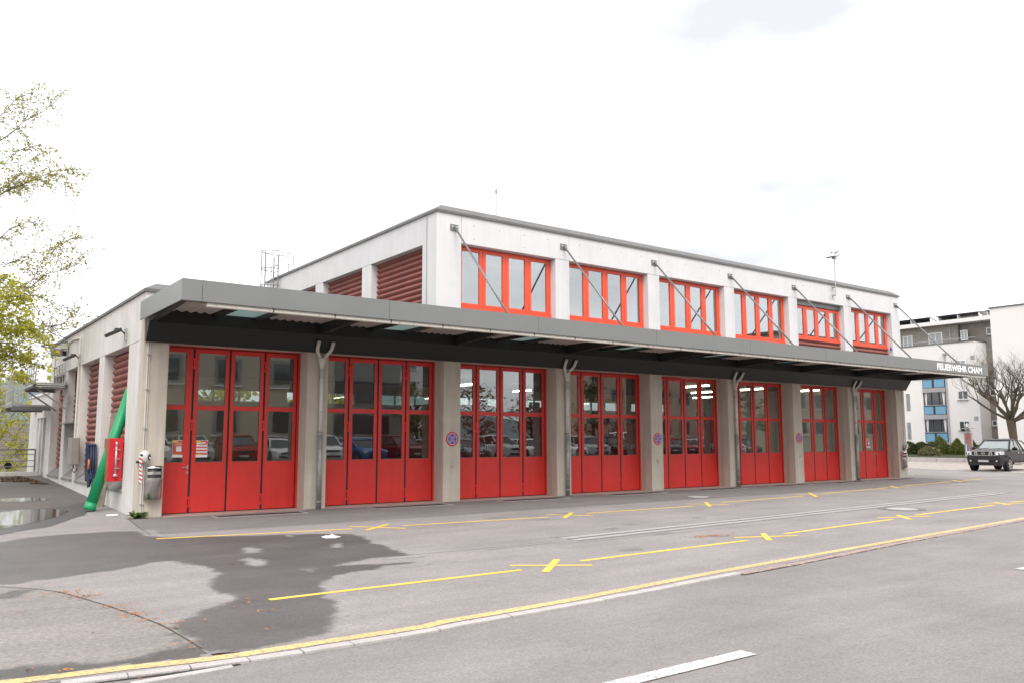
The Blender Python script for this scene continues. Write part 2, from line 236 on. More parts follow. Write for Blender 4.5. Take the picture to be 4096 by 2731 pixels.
# ------------------------------------------------------------------ mesh builder and scene tree
ORG = {}
class MB:
    def __init__(s): s.v = []; s.f = []
    def add(s, vs, fs):
        k = len(s.v); s.v += [Vector(p) for p in vs]; s.f += [tuple(i+k for i in f) for f in fs]; return s
    def box(s, x0, x1, y0, y1, z0, z1):
        x0, x1 = min(x0, x1), max(x0, x1); y0, y1 = min(y0, y1), max(y0, y1); z0, z1 = min(z0, z1), max(z0, z1)
        return s.add([(x0, y0, z0), (x1, y0, z0), (x1, y1, z0), (x0, y1, z0), (x0, y0, z1), (x1, y0, z1), (x1, y1, z1), (x0, y1, z1)],
                     [(0, 3, 2, 1), (4, 5, 6, 7), (0, 1, 5, 4), (1, 2, 6, 5), (2, 3, 7, 6), (3, 0, 4, 7)])
    def prism(s, poly, ax, a, b):
        """poly: 2D points in the plane normal to ax ('x': (y,z), 'y': (x,z), 'z': (x,y))"""
        def P(p, t): return {'x': (t, p[0], p[1]), 'y': (p[0], t, p[1]), 'z': (p[0], p[1], t)}[ax]
        n = len(poly); vs = [P(p, a) for p in poly]+[P(p, b) for p in poly]
        return s.add(vs, [tuple(range(n-1, -1, -1)), tuple(range(n, 2*n))]+[(i, (i+1) % n, n+(i+1) % n, n+i) for i in range(n)])
    def bar(s, p0, p1, w, h, up=(0, 0, 1)):
        p0, p1 = Vector(p0), Vector(p1); d = (p1-p0).normalized(); u = Vector(up)
        if abs(d.dot(u)) > .98: u = Vector((0, 1, 0))
        a = d.cross(u).normalized()*w/2; c = a.cross(d).normalized()*h/2
        vs = [p0-a-c, p0+a-c, p0+a+c, p0-a+c, p1-a-c, p1+a-c, p1+a+c, p1-a+c]
        return s.add(vs, [(0, 3, 2, 1), (4, 5, 6, 7), (0, 1, 5, 4), (1, 2, 6, 5), (2, 3, 7, 6), (3, 0, 4, 7)])
    def tube(s, pts, r, n=8, caps=True):
        pts = [Vector(p) for p in pts]; rs = r if isinstance(r, (list, tuple)) else [r]*len(pts); k = len(s.v); prev = None
        for i, p in enumerate(pts):
            d = (pts[min(i+1, len(pts)-1)]-pts[max(i-1, 0)]).normalized()
            if prev is None:
                u = Vector((0, 0, 1)) if abs(d.z) < .9 else Vector((1, 0, 0)); a = d.cross(u).normalized()
            else: a = (prev-d*prev.dot(d)).normalized()
            prev = a; c = d.cross(a)
            for j in range(n):
                t = 2*math.pi*j/n; s.v.append(p+(a*math.cos(t)+c*math.sin(t))*rs[i])
        for i in range(len(pts)-1):
            for j in range(n):
                s.f.append((k+i*n+j, k+i*n+(j+1) % n, k+(i+1)*n+(j+1) % n, k+(i+1)*n+j))
        if caps: s.f.append(tuple(k+j for j in range(n-1, -1, -1))); s.f.append(tuple(k+(len(pts)-1)*n+j for j in range(n)))
        return s
    def lathe(s, c, prof, n=20, ax='z', arc=2*math.pi, a0=0.0):
        """prof: (radius, offset along ax)"""
        k = len(s.v); full = abs(arc-2*math.pi) < 1e-6; m = n if full else n+1
        for (r, h) in prof:
            for j in range(m):
                t = a0+arc*j/n; p = (r*math.cos(t), r*math.sin(t))
                q = {'z': (p[0], p[1], h), 'y': (p[0], h, p[1]), 'x': (h, p[0], p[1])}[ax]; s.v.append(Vector(c)+Vector(q))
        for i in range(len(prof)-1):
            for j in range(n):
                s.f.append((k+i*m+j, k+i*m+(j+1) % m, k+(i+1)*m+(j+1) % m, k+(i+1)*m+j))
        return s
    def disc(s, c, r, ax='z', n=20, h=.004): return s.lathe(c, [(0.0001, 0), (r, 0), (r, h), (0.0001, h)], n, ax)
    def sheet(s, pts):
        k = len(s.v); s.v += [Vector(p) for p in pts]; s.f.append(tuple(range(k, k+len(pts)))); return s
    def ell(s, c, r, n=12, m=8):
        c = Vector(c); k = len(s.v)
        for i in range(m+1):
            th = math.pi*i/m
            for j in range(n):
                ph = 2*math.pi*j/n; s.v.append(c+Vector((r[0]*math.sin(th)*math.cos(ph), r[1]*math.sin(th)*math.sin(ph), r[2]*math.cos(th))))
        for i in range(m):
            for j in range(n): s.f.append((k+i*n+j, k+i*n+(j+1) % n, k+(i+1)*n+(j+1) % n, k+(i+1)*n+j))
        return s
    def loft(s, secs, cap=True):
        k = len(s.v); n = len(secs[0])
        for sc in secs: s.v += [Vector(p) for p in sc]
        for i in range(len(secs)-1):
            for j in range(n): s.f.append((k+i*n+j, k+i*n+(j+1) % n, k+(i+1)*n+(j+1) % n, k+(i+1)*n+j))
        if cap: s.f.append(tuple(k+j for j in range(n-1, -1, -1))); s.f.append(tuple(k+(len(secs)-1)*n+j for j in range(n)))
        return s
    def xform(s, M):
        s.v = [M @ p for p in s.v]; return s
    def build(s, name, mt, parent=None, smooth=False, bevel=0, origin=None, **props):
        if parent is not None: o0 = ORG[parent]
        elif origin is not None: o0 = Vector(origin)
        else:
            xs = [p.x for p in s.v]; ys = [p.y for p in s.v]; o0 = Vector(((min(xs)+max(xs))/2, (min(ys)+max(ys))/2, min(p.z for p in s.v)))
        me = bpy.data.meshes.new(name); me.from_pydata([tuple(p-o0) for p in s.v], [], s.f); me.validate(); me.update()
        me.materials.append(MATS[mt])
        if smooth: me.polygons.foreach_set('use_smooth', [True]*len(me.polygons))
        ob = bpy.data.objects.new(name, me); COL.objects.link(ob); ORG[ob] = o0
        if parent is not None: ob.parent = parent
        else: ob.location = o0
        if bevel:
            bv = ob.modifiers.new('bevel', 'BEVEL'); bv.width = bevel; bv.segments = 2; bv.limit_method = 'ANGLE'; bv.angle_limit = math.radians(40)
        for a, b in props.items(): ob[a] = b
        return ob
def root(name, loc, label, category, group=None, kind=None):
    o = bpy.data.objects.new(name, None); COL.objects.link(o); o.location = loc; ORG[o] = Vector(loc); o.empty_display_size = .2
    o['label'] = label; o['category'] = category
    if group: o['group'] = group
    if kind: o['kind'] = kind
    return o
def bx(name, mt, parent, x0, x1, y0, y1, z0, z1, bevel=0, **p): return MB().box(x0, x1, y0, y1, z0, z1).build(name, mt, parent, bevel=bevel, **p)
def clone(o, parent=None, d=(0, 0, 0), **props):
    """copy of a thing or part with all its children, moved by d"""
    c = o.copy(); COL.objects.link(c); c.parent = parent; c.location = o.location+Vector(d); ORG[c] = ORG[o]+Vector(d) if parent is None else ORG.get(parent, ORG[o])
    for a, b in props.items(): c[a] = b
    for ch in o.children: clone_child(ch, c)
    return c
def clone_child(o, parent):
    c = o.copy(); COL.objects.link(c); c.parent = parent
    for ch in o.children: clone_child(ch, c)
def textmesh(s, height, width=None, bold=.0, extrude=.004):
    cu = bpy.data.curves.new('t', 'FONT'); cu.body = s; cu.size = 1; cu.offset = bold; cu.extrude = 0; cu.resolution_u = 3
    ob = bpy.data.objects.new('t', cu); COL.objects.link(ob); bpy.context.view_layer.update()
    dg = bpy.context.evaluated_depsgraph_get(); me = bpy.data.meshes.new_from_object(ob.evaluated_get(dg))
    vs = [v.co.copy() for v in me.vertices]; fs = [tuple(p.vertices) for p in me.polygons]
    bpy.data.objects.remove(ob); bpy.data.curves.remove(cu); bpy.data.meshes.remove(me)
    x0 = min(v.x for v in vs); x1 = max(v.x for v in vs); y0 = min(v.y for v in vs); y1 = max(v.y for v in vs)
    sy = height/(y1-y0); sx = sy if width is None else width/(x1-x0)
    return [((v.x-x0)*sx, (v.y-y0)*sy) for v in vs], fs
# ================================================================== THE GROUND
def fractal(poly, amp, depth=3, seed=1):
    r = random.Random(seed); pts = [Vector((p[0], p[1])) for p in poly]
    for d in range(depth):
        new = []
        for i, p in enumerate(pts):
            q = pts[(i+1) % len(pts)]; e = q-p; nrm = Vector((-e.y, e.x)); new.append(p)
            if e.length > .06: new.append(p+e*(.5+r.uniform(-.1, .1))+nrm*r.uniform(-amp, amp))
        pts = new
    return pts
def shape(name, mt, pts2, z, parent, ramped=False, **p):
    mb = MB().sheet([(q.x, q.y, z+(ramp(q.x, q.y) if ramped else 0)) for q in pts2]); ob = mb.build(name, mt, parent, **p)
    bm = None; return ob
ground = MB().add([(-4190, -4190, -.06), (4190, -4190, -.06), (4190, 4190, -.06), (-4190, 4190, -.06)], [(0, 1, 2, 3)]).build('ground', 'earth', label='wide open earth ground reaching to the horizon', category='ground', kind='structure')
road = MB().box(-90, 190, -62, -9.0, -.4, 0).build('road', 'asphalt_road', label='grey tarmac road with a white dash in front of the forecourt', category='road', kind='structure')
# edge between forecourt and road, traced on the ground
EDGE = [G(*Y3(60, 1160)), G(*Y3(430, 1137)), G(*Y3(950, 1072)), G(*Y3(1330, 1022)), G(*Y3(2352, 868)), G(*Y4(0, 694)), G(*Y4(600, 588)), G(*Y4(1275, 462)), G(*Y4(1700, 378)), G(*Y4(2352, 258))]
EDGE = sorted(EDGE, key=lambda p: p.x)
def edge_y(x):
    if x <= EDGE[0].x: return EDGE[0].y+(x-EDGE[0].x)*.06*-1
    for a, b in zip(EDGE, EDGE[1:]):
        if a.x <= x <= b.x: return a.y+(b.y-a.y)*(x-a.x)/max(1e-6, b.x-a.x)
    return EDGE[-1].y+(x-EDGE[-1].x)*.085
mb = MB(); xs = [-60, -40, -25, -15, -10, -7, -5, -4, -3, -2, -1, -.4, 0, .3, .7]+[1.5+i*1.5 for i in range(29)]+[60, 90, 130]
ys = [0, .25, .5, .75, 1]; rows = []
for x in xs:
    col = []
    e = edge_y(x)
    for t in ys: col.append((x, e+(0-e)*t, .004))
    for y in (2, 4, 6, 8, 10, 12, 14, 15.7): col.append((x, y, .004+ramp(x, y)))
    rows.append(col)
nc = len(rows[0])
mb.v = [Vector(p) for c in rows for p in c]
mb.f = [(i*nc+j, (i+1)*nc+j, (i+1)*nc+j+1, i*nc+j+1) for i in range(len(rows)-1) for j in range(nc-1)]
forecourt = mb.build('forecourt', 'asphalt', label='grey tarmac forecourt with yellow lines before the red doors', category='forecourt', kind='structure')
def strip(px0, px1, width, z, mt, name='line_marking', parent=None, conv=None):
    a, b = G(*px0), G(*px1); d = (b-a).normalized(); n = Vector((-d.y, d.x, 0))*width/2
    return MB().add([(a-n).xy.to_3d()+Vector((0, 0, z)), (b-n).xy.to_3d()+Vector((0, 0, z)), (b+n).xy.to_3d()+Vector((0, 0, z)), (a+n).xy.to_3d()+Vector((0, 0, z))], [(0, 1, 2, 3)]).build(name, mt, parent or forecourt)
def lined(pxs, width, z, mt, name, parent, step=.5):
    """continuous painted strip through traced points"""
    pts = [G(*p) for p in pxs]; mb = MB(); k = 0
    for i, p in enumerate(pts):
        d = (pts[min(i+1, len(pts)-1)]-pts[max(i-1, 0)]).normalized(); n = Vector((-d.y, d.x, 0))*width/2
        mb.v += [Vector((p.x-n.x, p.y-n.y, z)), Vector((p.x+n.x, p.y+n.y, z))]
    mb.f = [(2*i, 2*i+2, 2*i+3, 2*i+1) for i in range(len(pts)-1)]
    return mb.build(name, mt, parent)
YW = .105
for a, b in [(Y3(865, 352), Y3(1950, 297)), (Y3(2228, 279), Y4(560, 252)), (Y4(705, 238), Y4(1108, 210)), (Y4(1212, 197), Y4(1520, 172)), (Y4(1595, 163), V3(735, 296)), (V3(895, 273), V3(1485, 224)), (V3(1625, 207), V3(1870, 190)),
             (Y3(1490, 690), Y4(455, 452)), (Y4(680, 418), Y4(1310, 340)), (Y4(1450, 315), V3(800, 668)), (V3(1065, 620), V3(2000, 500)), (V3(2180, 467), V3(2700, 425))]:
    strip(a, b, YW, .0078, 'paint_yellow')
for a, b in [(V3(1035, 116), V3(1230, 117)), (V3(1170, 107), V3(1400, 113)), (V3(1410, 115), V3(1510, 117))]: strip(a, b, .1, .0078, 'paint_yellow_worn')
for (a1, b1, a2, b2) in [(Y3(1935, 283), Y3(2245, 294), Y3(2028, 304), Y3(2148, 272)), (Y4(553, 242), Y4(727, 247), Y4(619, 255), Y4(648, 235)), (Y4(1082, 202), Y4(1240, 205), Y4(1152, 196), Y4(1168, 212)),
                         (Y4(1493, 166), Y4(1620, 168), Y4(1543, 161), Y4(1570, 175)), (V3(625, 287), V3(1010, 284), V3(770, 271), V3(865, 299)), (V3(1380, 216), V3(1725, 214), V3(1500, 204), V3(1610, 224)),
                         (Y4(415, 435), Y4(725, 434), Y4(547, 460), Y4(592, 412)), (Y4(1262, 329), Y4(1500, 322), Y4(1368, 314), Y4(1393, 340)), (Y4(1800, 254), V3(1240, 633), V3(850, 617), V3(1010, 670)), (V3(1815, 488), V3(2352, 478), V3(1990, 466), V3(2190, 501))]:
    strip(a1, b1, YW, .0078, 'paint_yellow', 'cross_marking'); strip(a2, b2, YW*1.0, .0088, 'paint_yellow', 'cross_marking')
lined([Y3(-60, 1160), Y3(60, 1146), Y3(380, 1108), Y3(700, 1068), Y3(1080, 1028), Y3(1340, 994), Y3(1700, 938), Y3(2352, 838), Y4(150, 650), Y4(600, 573), Y4(1200, 458), Y4(1700, 370), Y4(2352, 256), Y4(2700, 200)], .145, .0078, 'paint_yellow_worn', 'line_marking', forecourt)
strip(Y4(760, 897), Y4(1316, 763), .16, .008, 'paint_white', 'centre_dash', road); strip(Y4(2335, 450), Y4(2600, 400), .14, .008, 'paint_white', 'centre_dash', road)
import numpy as np
def sdist(X, Y, poly):
    """signed distance to a polygon, positive inside"""
    d = np.full(X.shape, 1e9); ins = np.zeros(X.shape, bool); n = len(poly)
    for i in range(n):
        ax, ay = poly[i]; bx_, by_ = poly[(i+1) % n]; ex, ey = bx_-ax, by_-ay; l2 = ex*ex+ey*ey+1e-12
        t = np.clip(((X-ax)*ex+(Y-ay)*ey)/l2, 0, 1); d = np.minimum(d, np.hypot(X-ax-t*ex, Y-ay-t*ey))
        if abs(ey) > 1e-9: ins ^= ((ay > Y) != (by_ > Y)) & (X < ex*(Y-ay)/ey+ax)
    return np.where(ins, d, -d)
def draped(name, mt, pts, z, cell=.05):
    """sheet that follows the climbing yard, cut to a traced outline"""
    P_ = [(max(-9.0, p.x), p.y) for p in pts]; x0, x1 = min(p[0] for p in P_), min(.02, max(p[0] for p in P_)); y0, y1 = min(p[1] for p in P_), max(p[1] for p in P_); cy_ = max(cell, (y1-y0)/170)
    nx, ny = max(2, int((x1-x0)/cell)), max(2, int((y1-y0)/cy_)); X, Y = np.meshgrid(np.linspace(x0, x1, nx+1), np.linspace(y0, y1, ny+1), indexing='ij'); ok = sdist((X[:-1, :-1]+X[1:, 1:])/2, (Y[:-1, :-1]+Y[1:, 1:])/2, P_) > 0
    idx = {}; mb = MB()
    def vid(i, j):
        if (i, j) not in idx: idx[(i, j)] = len(mb.v); x_, y_ = float(X[i, j]), float(Y[i, j]); mb.v.append(Vector((x_, y_, z+ramp(x_, y_))))
        return idx[(i, j)]
    for i, j in zip(*np.nonzero(ok)): mb.f.append((vid(i, j), vid(i+1, j), vid(i+1, j+1), vid(i, j+1)))
    return mb.build(name, mt, forecourt)
# band along the doors: newer tarmac with canopy shade painted in; patches and seams
def poly(name, mt, pxs, z, amp=.07, seed=1, ramped=False, depth=3):
    pts = [(GR(*p) if ramped else G(*p)).xy for p in pxs]
    if ramped: return draped(name, mt, fractal(pts, amp, depth, seed), z)
    return shape(name, mt, fractal(pts, amp, depth, seed), z, forecourt, ramped)
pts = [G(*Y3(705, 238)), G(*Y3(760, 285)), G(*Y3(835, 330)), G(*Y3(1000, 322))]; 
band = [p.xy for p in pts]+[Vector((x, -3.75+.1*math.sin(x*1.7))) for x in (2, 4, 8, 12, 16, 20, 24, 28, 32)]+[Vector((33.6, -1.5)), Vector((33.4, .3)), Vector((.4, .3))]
shape('tarmac_shade_band', 'asphalt_new_and_shade', fractal(band, .012, 2, 5), .0046, forecourt)
poly('tarmac_patch', 'asphalt_coarse', [Y3(-700, 640), Y3(0, 618), Y3(200, 630), Y3(320, 645), Y3(450, 680), Y3(600, 725), Y3(750, 775), Y3(880, 825), Y3(940, 855), Y3(1050, 920), Y3(1110, 960), Y3(1000, 1005), Y3(700, 1050), Y3(300, 1100), Y3(0, 1140), Y3(-700, 1240)], .0046, .012, 3)
seam = [Y3(-300, 625), Y3(0, 618), Y3(200, 630), Y3(320, 645), Y3(450, 680), Y3(600, 725), Y3(750, 775), Y3(880, 825), Y3(940, 855), Y3(1050, 920), Y3(1115, 962)]
lined(seam, .022, .0070, 'seam_dark', 'seam', forecourt)
lined([Y3(705, 238), Y3(760, 285), Y3(835, 330)], .016, .0070, 'seam_dark', 'seam', forecourt)
W1 = [(-500, 470), (0, 372), (150, 345), (400, 325), (640, 310), (760, 310), (800, 335), (900, 342), (1300, 337), (1700, 324), (1950, 325), (2010, 340), (2060, 375), (2130, 390), (2170, 410), (2275, 440), (2200, 450), (2050, 460), (1900, 490), (1850, 502), (2060, 492), (2290, 478), (2260, 490), (2120, 500), (2100, 520), (1950, 535), (1850, 560), (1770, 605), (1810, 640), (1780, 670), (1860, 700), (1850, 760), (1835, 800), (1850, 870), (1700, 900), (1500, 940), (1330, 980), (1250, 988), (1160, 972), (1110, 955), (1050, 905), (940, 845), (1000, 800), (1080, 780), (1110, 750), (1250, 710), (1300, 680), (1280, 660), (1200, 655), (1160, 620), (1180, 560), (1240, 540), (1200, 535), (1150, 510), (1050, 490), (930, 475), (860, 480), (760, 500), (650, 525), (480, 545), (300, 575), (200, 580), (120, 600), (0, 606), (-500, 640)]
W2 = [(-500, 1150), (0, 1080), (150, 1060), (380, 1045), (540, 1047), (700, 1020), (860, 985), (1000, 940), (950, 910), (940, 880), (1105, 962), (1250, 1000), (1100, 1012), (850, 1050), (600, 1076), (400, 1100), (150, 1130), (0, 1146), (-500, 1200)]
def damp(name, mt, polys, holes, z, mask, keep, cell=.07, margin=.34):
    allp = [p for q in polys for p in q]; x0, x1 = max(-9, min(p[0] for p in allp)-margin), max(p[0] for p in allp)+margin; y0, y1 = min(p[1] for p in allp)-margin, max(p[1] for p in allp)+margin
    nx, ny = int((x1-x0)/cell), int((y1-y0)/cell); X, Y = np.meshgrid(np.linspace(x0, x1, nx), np.linspace(y0, y1, ny), indexing='ij')
    D = np.max([sdist(X, Y, q) for q in polys], axis=0)
    for h_ in holes: D = np.minimum(D, .02-.8*sdist(X, Y, h_))
    Mk = sdist(X, Y, mask); ok = (Mk > -.03) if keep else (Mk < .03); ok &= D > -margin; ok &= Y > np.vectorize(edge_y)(X)+.02
    idx = -np.ones(X.shape, int); faces = []
    cellok = ok[:-1, :-1] & ok[1:, :-1] & ok[:-1, 1:] & ok[1:, 1:]; vs, wv = [], []
    def vid(i, j):
        if idx[i, j] < 0: idx[i, j] = len(vs); x_, y_ = float(X[i, j]), float(Y[i, j]); vs.append(Vector((x_, y_, z+ramp(x_, y_)))); wv.append(float(D[i, j]))
        return int(idx[i, j])
    for i, j in zip(*np.nonzero(cellok)): faces.append((vid(i, j), vid(i+1, j), vid(i+1, j+1), vid(i, j+1)))
    mb = MB(); mb.v = vs; mb.f = faces; ob = mb.build(name, mt, forecourt)
    at_ = ob.data.attributes.new('wet', 'FLOAT', 'POINT'); at_.data.foreach_set('value', wv); return ob
g2 = lambda pts: [(q.x, q.y) for q in (G(*Y3(*p)) for p in pts)]
PATCH = g2([(-900, 645), (0, 618), (200, 630), (320, 645), (450, 680), (600, 725), (750, 775), (880, 825), (940, 855), (1050, 920), (1110, 960), (1140, 985), (1100, 1012), (700, 1050), (300, 1100), (0, 1140), (-900, 1270)])
HOLES = [g2(q) for q in ([(1325, 405), (1380, 396), (1455, 410), (1430, 428), (1350, 432)], [(1330, 462), (1380, 455), (1468, 468), (1482, 500), (1430, 507), (1355, 492)], [(1670, 520), (1735, 516), (1720, 535)], [(1835, 378), (1898, 373), (1885, 403), (1838, 400)], [(1560, 330), (1620, 328), (1600, 343)])]
damp('wet_patch', 'asphalt_damp', [g2(W1)], HOLES, .0052, PATCH, False)
damp('wet_patch', 'coarse_damp', [g2(W2), g2([(60, 640), (200, 632), (40, 690), (-50, 680)])], [], .0054, PATCH, True)
poly('white_spill', 'sign_white', [Y3(*p) for p in [(1778, 340), (1800, 333), (1825, 333), (1835, 325), (1850, 331), (1890, 340), (1855, 349), (1800, 350)]], .0085, .08, 4)
poly('puddle', 'water', [Y3(*p) for p in [(1165, 992), (1230, 984), (1330, 980), (1270, 1000), (1190, 1004)]], .0072, .08, 6)
# the yard beside the building
poly('yard_tarmac', 'asphalt_yard', [Y3(*p) for p in [(-600, 70), (-300, 60), (0, 42), (240, 22), (330, 58), (480, 118), (560, 160), (500, 160), (470, 156), (350, 174), (0, 194), (-300, 217), (-600, 245)]], .005, .02, 44, True)
poly('wet_patch', 'asphalt_wet', [Y3(*p) for p in [(-300, 212), (0, 192), (200, 182), (350, 172), (470, 150), (492, 165), (500, 195), (470, 222), (330, 265), (250, 290), (100, 312), (0, 332), (-300, 400)]], .006, .04, 14, True)
poly('puddle', 'water', [Y3(*p) for p in [(-200, 225), (0, 205), (120, 192), (260, 186), (350, 190), (372, 205), (330, 228), (240, 250), (100, 282), (0, 300), (-200, 350)]], .010, .05, 15, True)
poly('puddle', 'water', [Y3(*p) for p in [(-100, 135), (30, 128), (150, 124), (240, 126), (275, 134), (240, 143), (100, 147), (0, 146), (-100, 150)]], .010, .05, 16, True)
for sm_ in ([V2(0, 352), V2(420, 318), V2(1000, 262), V2(1600, 188), V2(2300, 112)], [V2(0, 405), V2(320, 398), V2(900, 337), V2(1500, 274), V2(2100, 217)], [V2(-600, 470), V2(0, 405)], [Y3(2352, 452), Y3(2100, 470)], [Y4(0, 398), Y4(300, 372), Y4(620, 338)]): lined(sm_, .012, .0064, 'seam_dark', 'seam', forecourt)
r_o = random.Random(77)
for i in range(26):                                     # drips and stains where vehicles stand
    bx0, by0 = r_o.uniform(-1, 26), r_o.uniform(-10.8, -4.4)
    if bx0 < 5 and by0 < -4: bx0 += 6
    s_ = r_o.uniform(.03, .16); pts = [Vector((bx0+s_*2.2*math.cos(t*.7854)*r_o.uniform(.6, 1.2), by0+s_*math.sin(t*.7854)*r_o.uniform(.6, 1.2))) for t in range(8)]
    shape('oil_stain', 'asphalt_oily', fractal(pts, .12, 2, i), .0056, forecourt)
# kerb stones flush with the tarmac, then a row of setts
def along(pxs):
    pts = [G(*p) for p in pxs]; L = [0]
    for a, b in zip(pts, pts[1:]): L.append(L[-1]+(b-a).length)
    def P(s):
        for i in range(len(pts)-1):
            if s <= L[i+1] or i == len(pts)-2:
                t = (s-L[i])/(L[i+1]-L[i]); return pts[i].lerp(pts[i+1], t), (pts[i+1]-pts[i]).normalized()
    return P, L[-1]
def stones(pxs, length, width, z0, z1, mt, name, parent, gap=.012, jit=.0):
    P, T = along(pxs); n = int(T/length)
    for i in range(n):
        a, d = P(i*T/n+gap/2); b, _ = P((i+1)*T/n-gap/2); nn = Vector((-d.y, d.x, 0))*(width/2*(1+rng.uniform(-jit, jit)))
        e = Vector((0, 0, rng.uniform(-.003, .003))); sk = d*rng.uniform(-.01, .01)
        mb = MB(); lo = [a-nn, b-nn+sk, b+nn, a+nn]
        mb.add([Vector((p.x, p.y, z0)) for p in lo]+[Vector((p.x, p.y, z1))+e for p in lo], [(0, 3, 2, 1), (4, 5, 6, 7), (0, 1, 5, 4), (1, 2, 6, 5), (2, 3, 7, 6), (3, 0, 4, 7)])
        mb.build(name, mt, parent, bevel=.006)
stones([Y3(330, 1163), Y3(950, 1083), Y3(1330, 1033), Y3(1650, 985), Y3(2352, 874), Y4(200, 664), Y4(700, 577), Y4(1275, 466)], .42, .115, -.05, .022, 'granite', 'kerb_stone', forecourt)
stones([Y3(720, 1156), Y3(1100, 1095), Y3(1295, 1058)], .42, .075, -.05, .012, 'granite', 'kerb_stone', forecourt)
lined([Y3(430, 1158), Y3(950, 1098), Y3(1330, 1045)], .05, .005, 'dark_slot', 'gap', forecourt)
lined([Y4(1275, 468), Y4(1500, 426), Y4(1900, 346), Y4(2352, 262), Y4(2600, 222)], .17, .0068, 'seam_dark', 'gap', forecourt)
stones([Y4(1280, 467), Y4(1500, 427), Y4(1900, 347), Y4(2352, 263), Y4(2600, 223)], .17, .13, -.05, .018, 'cobble', 'sett', forecourt, gap=.03, jit=.12)
# slot drain
P0, P1 = G(*Y4(632, 336)), G(*Y4(2262, 160)); dd = (P1-P0).normalized(); nn = Vector((-dd.y, dd.x, 0))
drain = root('slot_drain', P0, 'long slot drain between two pale concrete strips across the forecourt', 'drain', kind='structure')
def slab(name, mt, parent, p0, p1, o0, o1, z0, z1, bevel=0):
    q = [p0+nn*o0, p1+nn*o0, p1+nn*o1, p0+nn*o1]
    return MB().add([Vector((p.x, p.y, z0)) for p in q]+[Vector((p.x, p.y, z1)) for p in q], [(0, 3, 2, 1), (4, 5, 6, 7), (0, 1, 5, 4), (1, 2, 6, 5), (2, 3, 7, 6), (3, 0, 4, 7)]).build(name, mt, parent, bevel=bevel)
TL = (P1-P0).length; ns = 10
for k in range(ns):
    a, b = P0+dd*(TL*k/ns+.008), P0+dd*(TL*(k+1)/ns-.008)
    slab('drain_edge', 'drain_concrete', drain, a, b, .06, .24, -.03, .014); slab('drain_edge', 'drain_concrete', drain, a, b, -.24, -.06, -.03, .014)
    slab('slot_grate', 'grate', drain, a, b, -.025, .025, -.03, .009)
slab('drain_bed', 'asphalt_new_and_shade', drain, P0+dd*.01, P1-dd*.01, -.32, .32, -.05, .0085)
for (px, py), r, lab in ((Y4(1125, 176), .32, 'round pale manhole cover nearest the red doors'), (Y4(1893, 222), .36, 'round pale manhole cover between slot drain and yellow crosses')):
    c = G(px, py); mh = root('manhole_cover', c, lab, 'manhole cover', 'manhole covers', 'structure')
    MB().lathe(c, [(.001, .016), (r*.86, .016), (r*.88, .011), (r*.9, .016), (r, .016), (r, -.02)], 28).build('cover', 'iron_cover', mh)
    MB().lathe(c, [(r+.001, .010), (r*1.55, .0102)], 28).build('collar', 'asphalt_new_and_shade', mh)
# debris: small orange leaves along the seam and scattered, chips of paper
def debris(name, mt, spots, n, spread, size, label, cat, seed):
    r = random.Random(seed); mb = MB()
    for i in range(n):
        c = r.choice(spots); x = c.x+r.gauss(0, spread[0]); y = c.y+r.gauss(0, spread[1]); a = r.uniform(0, 6.28); s = size*r.uniform(.5, 1.4); z = .014+ramp(x, y)
        u = Vector((math.cos(a), math.sin(a), r.uniform(-.1, .3)))*s; v = Vector((-math.sin(a), math.cos(a), r.uniform(-.2, .5)))*s*.45; p = Vector((x, y, z+.004))
        mb.add([p-u, p+v*.6, p+u, p-v*.6+Vector((0, 0, s*.3))], [(0, 1, 2, 3)])
    return mb.build(name, mt, label=label, category=cat, kind='stuff')
sp = [GR(*Y3(*p)) for p in [(0, 618), (100, 623), (200, 630)]*1+[(330, 650), (370, 655), (400, 662), (440, 674), (470, 675), (500, 686), (620, 728), (650, 732), (700, 748), (755, 768), (790, 778), (850, 802), (900, 828)]*3+[(940, 852), (1050, 935)]]
debris('leaves', 'leaf_orange', sp, 420, (.10, .02), .016, 'small orange leaf litter along the curved tarmac seam', 'leaf litter', 3)
debris('leaves', 'leaf_orange', [G(*Y4(1170+i*14, 324-i)) for i in range(-4, 5)], 190, (.16, .06), .02, 'patch of brown twigs and leaf litter by the yellow cross', 'leaf litter', 4)
debris('leaves', 'leaf_orange', [GR(*Y3(x, y)) for x, y in [(135, 760), (500, 882), (370, 870), (1135, 807), (1355, 690), (1360, 712), (1285, 740), (1475, 857), (150, 1085), (348, 1090), (1430, 757), (1495, 750), (1105, 958), (1052, 932), (710, 1142), (1300, 495), (1145, 482)]], 60, (.03, .02), .02, 'single orange leaves scattered on the forecourt tarmac', 'leaf litter', 5)
# ground gratings and door sills come with the building
# ================================================================== THE FIRE STATION
PX = [3.9868, 8.1135, 12.3042, 16.5085, 20.6271, 24.6614, 28.6332, 32.5154]; PWD = .576; XE = 33.24; XU = 7.84; YD = .58; DEP = 14.4
STARTS = [.57]+[x+PWD for x in PX[:-1]]
fs = root('fire_station', (0, 0, 0), 'two-storey fire station of pale concrete with eight red folding doors', 'fire station')
# --- pillars along the front, each with a narrower nib that carries the door
def pillar(x0, x1): return MB().box(x0, x1, 0, .33, 0, 4.62).box(x0+.035, x1-.06, .33, .70, 0, 4.5).build('pillar', 'concrete', fs, bevel=.012)
pillar(0, .57)
for x in PX[:-1]: pillar(x, x+PWD)
pillar(PX[-1], XE)
